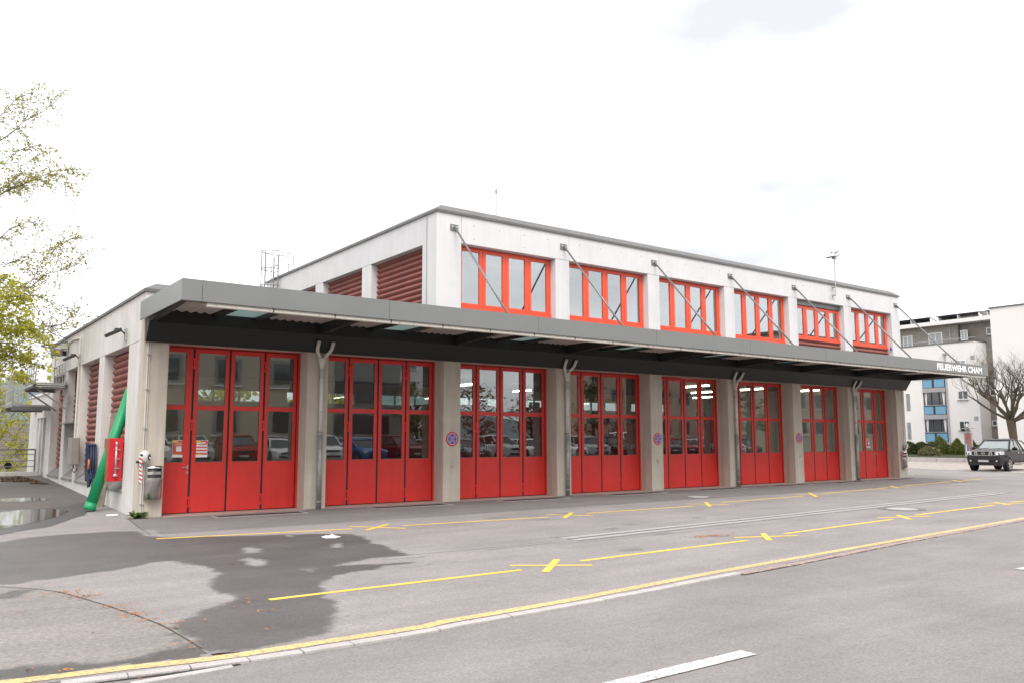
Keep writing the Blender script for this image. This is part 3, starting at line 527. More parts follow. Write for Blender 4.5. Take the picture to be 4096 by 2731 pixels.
# --- solid masses
bx('lintel_wall', 'concrete', fs, .02, XE-.02, .06, .52, 4.02, 4.98)
bx('storey_slab', 'interior_ceiling', fs, .31, XE-.3, .53, DEP-.3, 4.30, 4.52)
bx('interior_floor', 'interior_floor', fs, .31, XE-.3, .56, DEP-.3, -.02, .012)
bx('wall', 'concrete_side', fs, XE-.3, XE, .34, DEP, 0, 5.0)
# back wall with a ribbon of windows
bx('wall', 'interior_wall', fs, .3, XE, DEP-.3, DEP, 0, 3.33); bx('wall', 'interior_wall', fs, .3, XE, DEP-.3, DEP, 3.86, 4.9)
xx = .3
for k in range(8):
    a = STARTS[k]+.25; b = PX[k]-.15
    bx('wall', 'interior_wall', fs, xx, a, DEP-.3, DEP, 3.33, 3.86); xx = b
    wn = MB().box(a, b, DEP-.2, DEP-.12, 3.33, 3.38).box(a, b, DEP-.2, DEP-.12, 3.81, 3.86)
    for t in range(4): wn.box(a+(b-a)*t/3-.04, a+(b-a)*t/3+.04, DEP-.2, DEP-.12, 3.38, 3.81)
    wo = wn.build('rear_window', 'frame_white', fs); MB().box(a, b, DEP-.165, DEP-.155, 3.36, 3.83).build('pane', 'plain_glass', wo)
bx('wall', 'interior_wall', fs, xx, XE, DEP-.3, DEP, 3.33, 3.86)
# --- upper storey: white concrete frame above bays three to eight
def up(x0, x1, z0, z1, y0=0, y1=.32, name='wall_panel'): return bx(name, 'concrete_white', fs, x0, x1, y0, y1, z0, z1, bevel=.012)
ZL, ZR, ZS = 7.535, 8.40, 4.99
up(XU, STARTS[2], ZS, ZR, name='corner_pier')                                   # corner pier, full height
for k in range(2, 8):
    x0 = STARTS[k]+.012
    x1 = (PX[k]+PWD if k < 7 else PX[7])-.0
    up(x0, x1-.0, ZL, ZR)                                       # spandrel beams, joint lines between them
    if k < 7: up(PX[k], PX[k]+PWD, ZS, ZL-.006, name='pier')
up(PX[7]+.012, XE, ZS, ZR, name='corner_pier')
for k in range(2, 8):
    for j in range(4):
        for zz in (8.12,) if j % 2 else (8.12, 7.72):
            x = STARTS[k]+.45+j*.95
            MB().disc((x, -.004, zz), .016, 'y', 8, .003).build('tie_hole', 'sill_concrete', fs)
# side of the upper storey
bx('wall_panel', 'concrete_white', fs, XU, XU+.32, .845, 14.0, ZL-.02, ZR, bevel=.012); bx('corner_pier', 'concrete_white', fs, XU, XU+.32, .323, .833, ZS, ZR, bevel=.012)
SB = [(.85, 4.2), (4.85, 8.1), (8.75, 12.0), (12.6, 13.7)]
for a, b in zip(SB, SB[1:]): bx('pier', 'concrete_white', fs, XU, XU+.32, a[1], b[0], ZS, ZL-.026, bevel=.012)
bx('wall_panel', 'concrete_white', fs, XU, XU+.32, 13.7, 14.0, ZS, ZL-.026); bx('wall_panel', 'concrete_white', fs, XU+.33, XE, 13.7, 14.0, ZS, ZR)
bx('wall_panel', 'concrete_white', fs, XE-.32, XE, .325, 13.69, ZS, ZR-.003)
bx('roof', 'coping_edge', fs, XU+.35, XE-.35, .35, 13.65, 8.2, 8.36)
bx('upper_floor', 'interior_floor', fs, XU+.33, XE-.33, .33, 13.69, ZS-.2, ZS+.02)
bx('partition', 'interior_wall', fs, XU+.33, XE-.33, 5.0, 5.1, ZS+.03, 8.19)
# corrugated cladding sheets
def corrugated(p0, p1, nrm, z0, z1, pitch=.176, amp=.040, sheets=2, parent=fs, ph=0.0):
    """horizontal waves between plan points p0 and p1, bulging along nrm"""
    p0, p1, nrm = Vector(p0), Vector(p1), Vector(nrm)
    for s_ in range(sheets):
        a = p0.lerp(p1, s_/sheets); b = p0.lerp(p1, (s_+1)/sheets); d = (b-a).normalized()
        if s_ < sheets-1: b = b+d*.05
        off = nrm*(.006*s_); mb = MB(); n = max(4, int((z1-z0)/pitch*12)); rows = []
        for i in range(n+1):
            z = z0+(z1-z0)*i/n; c = amp*(2*abs(math.sin(math.pi*z/pitch+ph))**.9-1)
            q = off+nrm*c; mb.v += [Vector((a.x+q.x, a.y+q.y, z)), Vector((b.x+q.x, b.y+q.y, z)), Vector((b.x+q.x-nrm.x*.02, b.y+q.y-nrm.y*.02, z)), Vector((a.x+q.x-nrm.x*.02, a.y+q.y-nrm.y*.02, z))]
        for i in range(n):
            for j in range(4): mb.f.append((4*i+j, 4*i+(j+1) % 4, 4*i+4+(j+1) % 4, 4*i+4+j))
        ob = mb.build('cladding_sheet', 'cladding', parent)
for a, b in SB: corrugated((XU+.26, b), (XU+.26, a), (-1, 0), 5.02, ZL-.02, sheets=2)
for k in range(2, 8): corrugated((STARTS[k], .27), (PX[k], .27), (0, -1), 5.0, 5.62 if k < 6 else 5.89, sheets=2)
# --- upper windows: four sashes each
def window(k):
    WZ0 = 5.66 if k < 6 else 5.93; WZ1 = 7.52 if k != 6 else 7.33                       # the last two windows sit higher over their cladding
    x0, x1 = STARTS[k]+.01, PX[k]-.01; y0 = .24
    fr = MB().box(x0, x1, y0+.02, y0+.10, WZ1-.05, WZ1).box(x0, x1, y0-.015, y0+.10, WZ0-.03, WZ0+.05).box(x0, x0+.05, y0+.02, y0+.10, WZ0+.051, WZ1-.051).box(x1-.05, x1, y0+.02, y0+.10, WZ0+.051, WZ1-.051).build('window', 'frame_red', fs)
    wd = (x1-x0-.10)/4
    for j in range(4):
        a = x0+.05+j*wd+.004; b = a+wd-.008; t = .118; za, zb = WZ0+.055, WZ1-.055
        if k == 6 and j == 0: zb_ = zb
        mb = MB().box(a, a+t, y0, y0+.07, za, zb).box(b-t, b, y0, y0+.07, za, zb).box(a+t, b-t, y0+.003, y0+.067, za, za+.085).box(a+t, b-t, y0+.003, y0+.067, zb-.075, zb)
        mb.build('sash', 'frame_red', fr, bevel=.006)
        MB().box(a+t-.01, b-t+.01, y0+.035, y0+.043, za+.08, zb-.07).build('pane', 'window_glass', fr)
        # a net curtain gathered at one side of the room
        if j in (0, 3) and k != 6:
            c = MB(); n = 14; xa, xb = (a+t-.1, a+t+.25) if j == 0 else (b-t-.35, b-t+.1)
            for i in range(n+1):
                x = xa+(xb-xa)*i/n; y = y0+.3+.03*math.sin(i*2.1); c.v += [Vector((x, y, za-.1)), Vector((x, y, zb+.1))]
            c.f = [(2*i, 2*i+2, 2*i+3, 2*i+1) for i in range(n)]; c.build('curtain', 'curtain', fr)
    return fr
for k in range(2, 8): window(k)
MB().box(STARTS[6]+.02, PX[6]-.02, .19, .30, 7.34, 7.53).build('blind_box', 'grey_steel', fs)
# --- roof copings with sloping metal, mitred at the front corner
def coping(xo, yo, zo, zi, wid, xs, ys, name='coping'):
    sec = [(0, zo), (0, zo+.07), (wid, zi), (wid, zi-.12), (.03, zo)]
    def run(axis, cuts, mitre):
        for i in range(len(cuts)-1):
            a, b = cuts[i]+(.004 if i else 0), cuts[i+1]-.004; L = []
            for t, first in ((a, i == 0 and mitre), (b, False)):
                L.append([((xo+o if first else t), yo+o, z) if axis == 'x' else (xo+o, (yo+o if first else t), z) for o, z in sec])
            MB().loft(L).build(name, 'coping', fs)
    run('x', xs, True); run('y', ys, True)
coping(XU-.05, -.05, 8.375, 8.70, .40, [XU-.05, 10.9, 14.6, 18.3, 22.1, 25.8, 29.6, XE+.05], [-.05, 2.4, 5.6, 8.9, 12.0, 14.05])
coping(-.05, -.05, 5.17, 5.42, .32, [-.05, .6, 4.0, XU-.07], [-.05, 3.4, 6.8, 10.2, 14.45])
# --- left flank: piers, corrugated bays, sloping sills, plinth
bx('wall_panel', 'concrete_side', fs, 0, .30, .002+.33, DEP, 4.06, 5.18, bevel=.012); bx('wall_panel', 'concrete_side', fs, .302, XU-.02, 0, .30, 4.63, 5.16, bevel=.01); bx('wall_panel', 'concrete_side', fs, 0, .30, 0, .329, 4.625, 5.175, bevel=.01)
bx('roof', 'coping_edge', fs, .31, XU-.02, .31, DEP, 4.9, 5.06)
SIDE = [(1.5, 4.55), (5.2, 8.05), (8.6, 10.6), (11.2, 13.7)]
bx('pier', 'concrete_side', fs, 0, .34, .335, SIDE[0][0], 0, 4.055, bevel=.012)
for a, b in zip(SIDE, SIDE[1:]): bx('pier', 'concrete_side', fs, 0, .34, a[1], b[0], 0, 4.055, bevel=.012)
bx('pier', 'concrete_side', fs, 0, .34, 13.7, DEP, 0, 4.055, bevel=.012)
for i, (a, b) in enumerate(SIDE):
    if i != 2: bx('plinth', 'concrete_side', fs, .006, .30, a+.002, b-.002, -.05, .55)
    else: bx('plinth', 'concrete_side', fs, .006, .30, a+.002, b-.002, -.05, .60)
    MB().prism([(-.03, .50), (-.03, .56), (.33, .86), (.33, .80)], 'y', a+.01, b-.01).build('sill', 'sill_concrete', fs, bevel=.006)
    if i != 2: corrugated((.27, b), (.27, a), (-1, 0), .82, 4.05 if i != 3 else 3.3, sheets=2)
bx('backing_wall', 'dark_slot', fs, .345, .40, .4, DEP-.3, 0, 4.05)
a, b = SIDE[2]; corrugated((.27, b), (.27, a), (-1, 0), 2.35, 3.35, sheets=1)
# clerestory windows over the corrugated bays towards the rear
for a, b in SIDE[2:]:
    f = MB().box(.24, .30, a, b, 3.36, 3.42).box(.24, .30, a, b, 3.98, 4.05)
    for t in range(4): f.box(.24, .30, a+(b-a)*t/3-.03+(.03 if t == 0 else 0)-(.03 if t == 3 else 0), a+(b-a)*t/3+.03+(.03 if t == 0 else 0)-(.03 if t == 3 else 0), 3.42, 3.98)
    fo = f.build('window', 'cladding', fs); MB().box(.265, .275, a+.02, b-.02, 3.4, 4.0).build('pane', 'plain_glass', fo)
# side door with vertical lights, small hood over it
a, b = SIDE[2]; dr = bx('side_door', 'cabinet_grey', fs, .22, .28, a+.1, b-.5, .62, 2.28)
for t in (0, 1): bx('pane', 'far_glass', dr, .212, .222, a+.75+t*.28, a+.9+t*.28, 1.45, 2.05)
MB().tube([(.16, a+.35, 1.3), (.16, a+.35, 1.5)], .012, 6).build('handle', 'galvanised', dr)
MB().prism([(.28, 2.31), (.28, 2.36), (-.30, 2.30), (-.30, 2.27)], 'y', a-.25, b+.1).build('door_hood', 'grey_steel', fs)
# lower annexe beyond the end pier
bx('annexe_wall', 'concrete_side', fs, .0, 5, 14.42, 14.9, 0, 3.5, bevel=.01); bx('annexe_wall', 'concrete_side', fs, .0, .3, 17.4, 19.6, 0, 3.5, bevel=.01); bx('annexe_wall', 'concrete_side', fs, 0, .3, 14.9, 17.4, 2.62, 3.5, bevel=.01)
bx('annexe_wall', 'concrete_side', fs, .3, 5, 19.3, 19.6, 0, 3.5); bx('annexe_panel', 'render_grey', fs, .2, .28, 14.9, 17.4, 0, 2.62)
for y in (15.6, 16.5): bx('pier', 'concrete_side', fs, 0, .19, y, y+.22, 0, 2.61)
MB().prism([(-.05, 3.5), (-.05, 3.58), (2.5, 4.0), (5, 3.5)], 'y', 14.42, 19.7).build('annexe_roof', 'render_white', fs)
# --- folding doors: four leaves each, two panes over a sheet panel
Z0D, ZG0, ZM0, ZM1, ZG1, ZT = .03, 1.22, 2.485, 2.595, 3.875, 3.985
for k in range(8):
    x1 = PX[k]-.02; x0 = x1-3.545
    fr = MB().box(x0-.06, x1+.03, YD+.005, YD+.10, ZT+.02, 4.30).box(x1+.002, x1+.05, YD-.02, YD+.10, 0.013, ZT+.019).box(x0-.06, x0-.002, YD-.02, YD+.10, 0.013, ZT+.019).build('folding_door', 'door_red', fs)
    wd = (x1-x0)/4
    for j in range(4):
        a, b = x0+j*wd+.024, x0+(j+1)*wd-.024; t = .088; tl = tr_ = t
        if k == 0 and j == 0 or k == 7 and j == 3: tl, tr_ = .12, .15                       # leaf with the wicket door
        mb = MB().box(a, b, YD, YD+.05, Z0D, ZG0).box(a, a+tl, YD, YD+.05, ZG0, ZT).box(b-tr_, b, YD, YD+.05, ZG0, ZT).box(a+tl, b-tr_, YD+.001, YD+.049, ZM0, ZM1).box(a+tl, b-tr_, YD+.001, YD+.049, ZG1, ZT)
        mb.build('leaf', 'door_red', fr, bevel=.005)
        for za, zb in ((ZG0, ZM0), (ZM1, ZG1)):
            MB().box(a+tl-.008, b-tr_+.008, YD+.022, YD+.030, za-.008, zb+.008).build('pane', 'door_glass', fr)
            MB().box(a+tl, b-tr_, YD-.002, YD+.004, za, za+.014).box(a+tl, a+tl+.01, YD-.002, YD+.004, za+.014, zb).box(b-tr_-.01, b-tr_, YD-.002, YD+.004, za+.014, zb).build('glazing_bead', 'bead', fr)
        if j: bx('rubber_seal', 'seal_black', fr, a-.050, a+.002, YD+.006, YD+.04, Z0D, ZT)
        if j in (1, 3):
            for zz in (.28, 2.12, 3.62):
                MB().tube([(a-.024, YD-.014, zz-.12), (a-.024, YD-.014, zz+.12)], .014, 8).box(a-.07, a+.045, YD-.01, YD-.001, zz-.13, zz-.08).box(a-.07, a+.045, YD-.01, YD-.001, zz+.08, zz+.13).build('hinge', 'door_red', fr)
    bx('rubber_seal', 'seal_black', fr, x0, x1, YD+.004, YD+.045, .013, Z0D-.001)
    for (kk, hx, sg) in ((0, 1.25, -1), (7, 31.45, 1)):
        if k == kk: MB().tube([(hx, YD-.004, 1.105), (hx, YD-.05, 1.105), (hx+sg*.13, YD-.05, 1.105)], .011, 8).box(hx-.017, hx+.017, YD-.008, YD-.0005, 1.06, 1.15).box(hx-.016, hx+.016, YD-.008, YD-.0005, .95, 1.02).build('handle', 'galvanised', fr)
    bx('threshold', 'threshold', fs, STARTS[k]-.0+.002, PX[k]-.002, -.12, .70, -.02, .0115)
    # grating let into the ground before the door
    gx0, gx1 = STARTS[k]+1.0, PX[k]-.35; gy0, gy1 = -.95, -.50
    gr = MB().box(gx0-.05, gx1+.05, gy0-.06, gy0, -.02, .014).box(gx0-.05, gx1+.05, gy1, gy1+.05, -.02, .014).box(gx0-.05, gx0, gy0, gy1, -.02, .014).box(gx1, gx1+.05, gy0, gy1, -.02, .014).build('grating', 'drain_concrete', fs)
    g2 = MB()
    n = 40
    for i in range(n): g2.box(gx0+(gx1-gx0)*(i+.2)/n, gx0+(gx1-gx0)*(i+.55)/n, gy0+.002, gy1-.002, .0, .012)
    g2.build('grate_bars', 'grate', gr); bx('pit', 'dark_slot', gr, gx0, gx1, gy0, gy1, -.02, .0085)
# --- canopy: fascia panels, tapered beams, trapezoidal soffit, skylights, tie rods
CXL, CXR, CYF, CZ1, CZ0 = -.108, 33.91, -3.5, 4.921, 4.484
plate = MB(); xprev = CXL+.03                                    # roof plate, open under each skylight
for s0 in [.10]+[x+.22 for x in PX[:-1]]: plate.box(xprev, s0+1.44, CYF+.04, -.375, 4.80, 4.835); xprev = s0+2.33
cn = plate.box(xprev, CXR-.03, CYF+.04, -.37, 4.80, 4.835).build('canopy', 'grey_steel', fs)
cuts = [CXL, .287, 4.486, 8.843, 13.214, 17.51, 21.671, 25.745, 29.75, 33.45, CXR]
for a, b in zip(cuts, cuts[1:]): MB().box(a+.004, b-.004, CYF, CYF+.03, CZ0, CZ1).box(a+.004, b-.004, CYF+.031, CYF+.12, CZ0, CZ0+.012).build('fascia_panel', 'fascia_grey', cn, bevel=.004)
for x0, x1 in ((CXL, CXL+.03), (CXR-.03, CXR)):
    for a, b in ((CYF+.032, -.62), (-.612, -.01)): MB().box(x0, x1, a, b, CZ0, CZ1-.002).build('fascia_panel', 'fascia_grey', cn, bevel=.004)
for a, b in zip(cuts, cuts[1:]): MB().box(a+.002, b-.002, CYF+.032, CYF+.16, CZ1-.02, CZ1-.004).build('fascia_cap', 'grey_steel', cn)
# gutter beam above the doors with its slanted face
MB().prism([(-.03, 4.0), (-.10, 4.0), (-.37, 4.43), (-.37, 4.80), (-.03, 4.80)], 'x', .02, XE+.03).build('gutter_beam', 'anthracite', cn)
edge_beam = MB().prism([(-3.38, 4.50), (-3.22, 4.50), (-3.22, 4.78), (-3.38, 4.78)], 'x', CXL+.05, CXR-.05).build('edge_beam', 'beam_steel', cn)
for i in range(9):
    xb = ([.10]+[x+.22 for x in PX])[i] if i < 8 else XE-.1
    MB().prism([(-3.21, 4.58), (-.38, 4.44), (-.38, 4.79), (-3.21, 4.79)], 'x', xb-.07, xb+.07).build('cross_beam', 'beam_steel', cn)
MB().prism([(-3.21, 4.55), (-.38, 4.55), (-.38, 4.79), (-3.21, 4.79)], 'x', CXR-.22, CXR-.08).build('cross_beam', 'beam_steel', cn)
def soffit(a, b):
    mb = MB(); n = max(2, int((b-a)/.1)); st = (b-a)/n; P = []
    for i in range(n+1): z = 4.70 if i % 2 else 4.735; P += [(a+st*i-.015, z), (a+st*i+.015, z)] if 0 < i < n else [(a+st*i, z)]
    for y in (-3.2, -.40): mb.v += [Vector((p[0], y, p[1])) for p in P]
    m_ = len(P); mb.f = [(i, i+1, m_+i+1, m_+i) for i in range(m_-1)]
    mb.build('soffit_sheet', 'soffit_sheet', cn)
for k in range(8):
    s0 = ([.10]+[x+.22 for x in PX])[k]; e0 = ([x+.22 for x in PX])[k] if k < 7 else XE-.1; c0 = s0+1.40; c1 = s0+2.38
    for xb in (c0, c1): MB().prism([(-3.21, 4.645), (-.38, 4.625), (-.38, 4.79), (-3.21, 4.79)], 'x', xb-.05, xb+.05).build('trimmer', 'beam_steel', cn)
    soffit(s0+.08, c0-.06); soffit(c1+.06, e0-.08)
    MB().box(c0+.05, c1-.05, -3.1, -.385, 4.715, 4.725).build('skylight', 'skylight_glass', cn)
for x in [8.43, 12.64, 16.83, 20.99, 25.05, 29.0, 32.92]:
    r_ = MB().tube([(x, -.09, 7.92), (x, -2.87, 4.86)], .03, 10).build('tie_rod', 'grey_steel', cn, smooth=True)
    MB().box(x-.14, x+.14, -.022, -.002, 7.87, 8.06).prism([(-.02, 7.84), (-.14, 7.80), (-.14, 7.9), (-.02, 8.0)], 'x', x-.012, x+.012).build('bracket', 'grey_steel', r_)
    for s_ in (-.08, .08): MB().disc((x+s_, -.045, 7.985), .026, 'y', 6, .024).build('bolt', 'stainless', r_)
vs, fs_ = textmesh('FEUERWEHR CHAM', .275, 3.87, bold=.042)
MB().add([(29.46+a, CYF-.006, 4.553+b) for a, b in vs], fs_).build('lettering', 'letter_white', cn)
# downpipes with forked hoppers
def downpipe(x):
    y = -.085; p = MB().tube([(x, y, 1.93), (x, y, 3.66)], .05, 12).build('downpipe', 'pipe_paint', fs, smooth=True)
    MB().tube([(x, y, .0), (x, y, 1.96)], .064, 12).build('standpipe', 'pipe_zinc', p, smooth=True)
    MB().lathe((x, y, 3.6), [(.05, 0), (.055, .02), (.095, .20), (.11, .21), (.11, .26), (.02, .26)], 14).build('hopper', 'pipe_paint', p)
    for s_ in (-1, 1): MB().tube([(x+s_*.04, y, 3.84), (x+s_*.09, y-.02, 3.93), (x+s_*.175, y-.09, 4.03), (x+s_*.195, y-.15, 4.11), (x+s_*.20, y-.245, 4.27)], .047, 10).build('branch_pipe', 'pipe_paint', p, smooth=True)
    for z in (.18, 1.9, 2.45, 3.35): MB().lathe((x, y, z), [(.068, 0), (.068, .03)], 12).box(x-.012, x+.012, y+.05, -.002, z, z+.03).build('clamp', 'galvanised', p)
for k in (0, 2, 4, 6): downpipe(PX[k]+.36)
# cable conduit beside the corner and lightning conductor
MB().tube([(.10, -.02, 0), (.10, -.02, 4.0)], .016, 6).tube([(.145, -.018, 0), (.145, -.018, 4.0)], .01, 6).build('conduit', 'pipe_paint', fs)
for z in (.3, 1.2, 2.0, 2.9, 3.7): bx('clip', 'galvanised', fs, .08, .165, -.045, -.001, z, z+.025)
MB().tube([(XU-.014, .55, 5.0), (XU-.014, .55, 8.36)], .006, 5).build('lightning_wire', 'coping_edge', fs)
MB().tube([(XE-.22, -.014, 0), (XE-.22, -.014, 4.0)], .014, 6).build('conduit', 'pipe_paint', fs)
MB().box(XE-.80, XE-.735, .04, .09, 5.83, 5.90).tube([(XE-.80, .065, 5.90), (XE-.80, .065, 5.98)], .035, 8).build('alarm_lamp', 'alarm_blue', fs)
# vertical pipe on the flank
MB().tube([(-.03, 8.32, .9), (-.03, 8.32, 4.9), (-.03, 9.3, 4.98), (-.03, 10.6, 4.98)], .028, 8).build('conduit', 'pipe_paint', fs)
# lit strip lamps in the vehicle hall
for x, y0_ in [(26.45, 2.75), (26.45, 5.6), (30.1, 8.7), (22.75, 2.7), (29.4, 1.9), (14.2, 7.5), (18.6, 9.5), (3.0, 11.0)]:
    l = MB().box(x-.05, x+.05, y0_, y0_+1.3, 4.02, 4.09).build('hall_lamp', 'frame_white', fs); MB().box(x-.06, x+.06, y0_+.02, y0_+1.28, 3.97, 4.02).build('tube', 'tube_lit', l)
# ================================================================== THINGS FIXED TO OR LEANING ON THE STATION
# strip lamps under the canopy edge
lamp_group = 'strip lamps under the canopy edge'
x = .40; first = None; n = 0
while x+1.36 < CXR-.1:
    if first is None:
        first = root('strip_lamp', (x, CYF+.10, 4.43), 'long clear-covered strip lamp in the row under the canopy edge', 'lamp', lamp_group)
        MB().box(x+.01, x+1.35, CYF+.06, CYF+.14, 4.455, 4.483).build('housing', 'pipe_paint', first)
        MB().tube([(x+.03, CYF+.10, 4.432), (x+1.33, CYF+.10, 4.432)], .014, 8).build('tube', 'white_plastic', first)
        pr = [(CYF+.05, 4.45), (CYF+.055, 4.41), (CYF+.075, 4.395), (CYF+.125, 4.395), (CYF+.145, 4.41), (CYF+.15, 4.45)]
        MB().prism(pr, 'x', x, x+1.36).build('cover', 'lamp_cover', first)
        for t in (.2, .6, 1.0, 1.3): MB().box(x+t-.01, x+t+.01, CYF+.046, CYF+.154, 4.425, 4.46).build('clip', 'stainless', first)
    else: clone(first, None, (n*1.392, 0, 0))
    n += 1; x += 1.392
# no-stopping signs and hooks on the pillars
def disc_sign(c, r, label):
    s = root('no_stopping_sign', c, label, 'sign', 'round no-stopping signs on the pillars')
    MB().disc(Vector(c)+Vector((0, -.012, 0)), r, 'y', 36, .01).build('plate', 'sign_red', s)
    for q in range(4):                                      # blue quadrants edged with white
        for rr, mt, dy, off in ((r*.79, 'sign_white', -.0135, .045), (r*.74, 'sign_blue', -.015, .065)):
            a0 = q*math.pi/2-math.pi/4; cx_ = math.cos(a0+math.pi/4)*off*r*2.2; cz_ = math.sin(a0+math.pi/4)*off*r*2.2; pts = [(c[0]+cx_, c[1]+dy, c[2]+cz_)]
            da = .085 if mt == 'sign_white' else .12
            for i in range(11):
                t = a0+da+(math.pi/2-2*da)*i/10; pts.append((c[0]+rr*math.cos(t), c[1]+dy, c[2]+rr*math.sin(t)))
            MB().sheet(pts[::-1]).build('blue_field' if mt == 'sign_blue' else 'white_border', mt, s)
    return s
disc_sign((8.405, 0, 1.775), .205, 'round red and blue no-stopping sign on the pillar between the second and third doors')
disc_sign((16.82, 0, 1.775), .205, 'round red and blue no-stopping sign on the pillar between the fourth and fifth doors')
disc_sign((24.98, 0, 1.815), .205, 'round red and blue no-stopping sign on the pillar between the sixth and seventh doors')
for x, z, w_ in ((8.402, .99, 'second and third'), (16.80, .99, 'fourth and fifth'), (24.98, 1.06, 'sixth and seventh')):
    h = root('wall_hook', (x, 0, z), f'small steel ring hook under the sign between the {w_} doors', 'hook', 'hooks under the signs')
    MB().lathe((x, -.012, z), [(.05, 0), (.05, .014), (.03, .014), (.03, 0)], 14, 'y').build('ring', 'stainless', h); MB().box(x-.02, x+.02, -.012, 0, z+.05, z+.1).build('plate', 'galvanised', h)
# litter bins and barrier tape reels
def bin_(x, y0, z0, z1, r, label):
    b = root('litter_bin', (x, y0, z0), label, 'litter bin', 'stainless litter bins on the corner pillars'); h = z1-z0; A0, AR = math.pi, math.pi
    MB().box(x-r, x+r, y0-.006, y0+.02, z0, z1-.03).build('back_plate', 'stainless', b)
    def half(name, mt, rr, za, zb, cap=None):
        pr = ([(.005, za)] if cap in ('lo', 'both') else [])+[(rr, za), (rr, zb)]+([(.005, zb)] if cap in ('hi', 'both') else [])
        MB().lathe((x, y0-.007, z0), pr, 20, arc=AR, a0=A0).build(name, mt, b, smooth=True)
    half('drum', 'stainless', r, 0, .64*h, 'lo'); half('opening', 'black_plastic', r*.90, .60*h, .96*h, 'hi'); half('lip', 'stainless', r, .74*h, .83*h); half('rim', 'stainless', r, .93*h, h, 'hi')
    for s_ in (-1, 1): MB().box(x+s_*r*.80, x+s_*(r+.002), y0-.10, y0-.006, .60*h+z0, z1-.005).build('side_cheek', 'stainless', b)
    return b
bin_(.345, -.03, .43, 1.17, .185, 'stainless steel litter bin on the pillar beside the first red door')
bin_(32.80, -.03, .47, 1.20, .17, 'narrow steel litter bin on the far end pillar past the last door')
def reel(x, y, z, label):
    s = root('tape_reel', (x, y, z), label, 'tape reel', 'barrier tape reels on the corner pillars')
    MB().ell((x, y-.10, z), (.125, .10, .145), 20, 12).build('housing', 'pipe_paint', s, smooth=True)
    MB().ell((x+.075, y-.19, z-.01), (.035, .03, .07), 10, 8).build('latch', 'black_plastic', s, smooth=True); MB().ell((x-.09, y-.17, z+.03), (.035, .03, .035), 10, 6).build('outlet', 'black_plastic', s, smooth=True)
    MB().box(x+.07, x+.095, y-.225, y-.215, z-.045, z-.01).build('tag', 'white_plastic', s)
    MB().tube([(x-.10, y-.06, z-.12), (x-.17, y-.06, z-.12)], .03, 8).build('bracket', 'black_plastic', s)
    tp = None
    for i in range(14):
        z1, z0_ = z+.0-i*.045, z+.0-(i+1)*.045; sx = -.10-.012*math.sin(i*.5); tw = .022*abs(math.cos(i*.35))+.012
        m = MB().add([(x+sx-tw, y-.19, z0_+.03), (x+sx+tw, y-.19, z0_), (x+sx+tw, y-.188, z1), (x+sx-tw, y-.188, z1+.03)], [(0, 1, 2, 3)])
        m.build('tape_stripe', 'tape_red' if i % 2 else 'white_plastic', s)
    return s
reel(.125, 0, 1.385, 'white barrier tape reel with striped tape on the pillar beside the first door')
reel(32.98, 0, 1.43, 'white barrier tape reel on the far end pillar past the last door')
# posters behind the door glass (generic safety notices)
def poster(x0, z0, w_, h_, kind, label):
    y = YD+.012; p = root('door_poster', (x0, y, z0), label, 'poster', 'safety posters in the end doors')
    MB().box(x0, x0+w_, y, y+.003, z0, z0+h_).build('sheet', 'sign_white', p)
    MB().box(x0+.008, x0+w_-.006, y-.0015, y, z0+.06*h_/.41, z0+h_-.008).build('red_field', 'poster_red', p)
    MB().box(x0+.012, x0+.12, y-.003, y-.0016, z0+h_-.06, z0+h_-.015).build('yellow_tab', 'poster_yellow', p); MB().box(x0+.012, x0+.13, y-.003, y-.0016, z0+.06*h_/.41, z0+.075*h_/.41).build('yellow_tab', 'poster_yellow', p)
    if kind:
        for txt, zz, hh in (('Hier gilt', .325, .028), ('Maskenpflicht.', .285, .03)):
            v_, f_ = textmesh(txt, hh, bold=.01); ww = max(q[0] for q in v_); MB().add([(x0+w_/2-ww/2+a, y-.003, z0+zz+b) for a, b in v_], f_).build('lettering', 'letter_white', p)
        MB().box(x0+.09, x0+.21, y-.003, y-.0016, z0+.14, z0+.26).build('panel', 'sign_white', p)
        for t in (.122, .178): MB().lathe((x0+t, y-.0034, z0+.222), [(.022, 0), (.016, 0)], 14, 'y').build('icon', 'poster_grey', p)
    else:
        for r_ in range(3):
            for c_ in range(5): MB().box(x0+.02+c_*.052, x0+.063+c_*.052, y-.003, y-.0016, z0+.105+r_*.077, z0+.15+r_*.077).build('panel', 'sign_white', p)
        MB().prism([(x0+.03, z0+.315), (x0+.24, z0+.34), (x0+.24, z0+.37), (x0+.03, z0+.345)], 'y', y-.003, y-.0016).build('panel', 'sign_white', p)
poster(.885, 1.345, .29, .41, 1, 'red mask notice with white panel in the first door leaf'); poster(1.425, 1.34, .29, .41, 0, 'red poster with rows of white squares in the first door')
poster(30.62, 1.38, .27, .40, 0, 'red poster with rows of white squares in the last door'); poster(30.92, 1.38, .27, .40, 1, 'red mask notice with white panel in the last door')
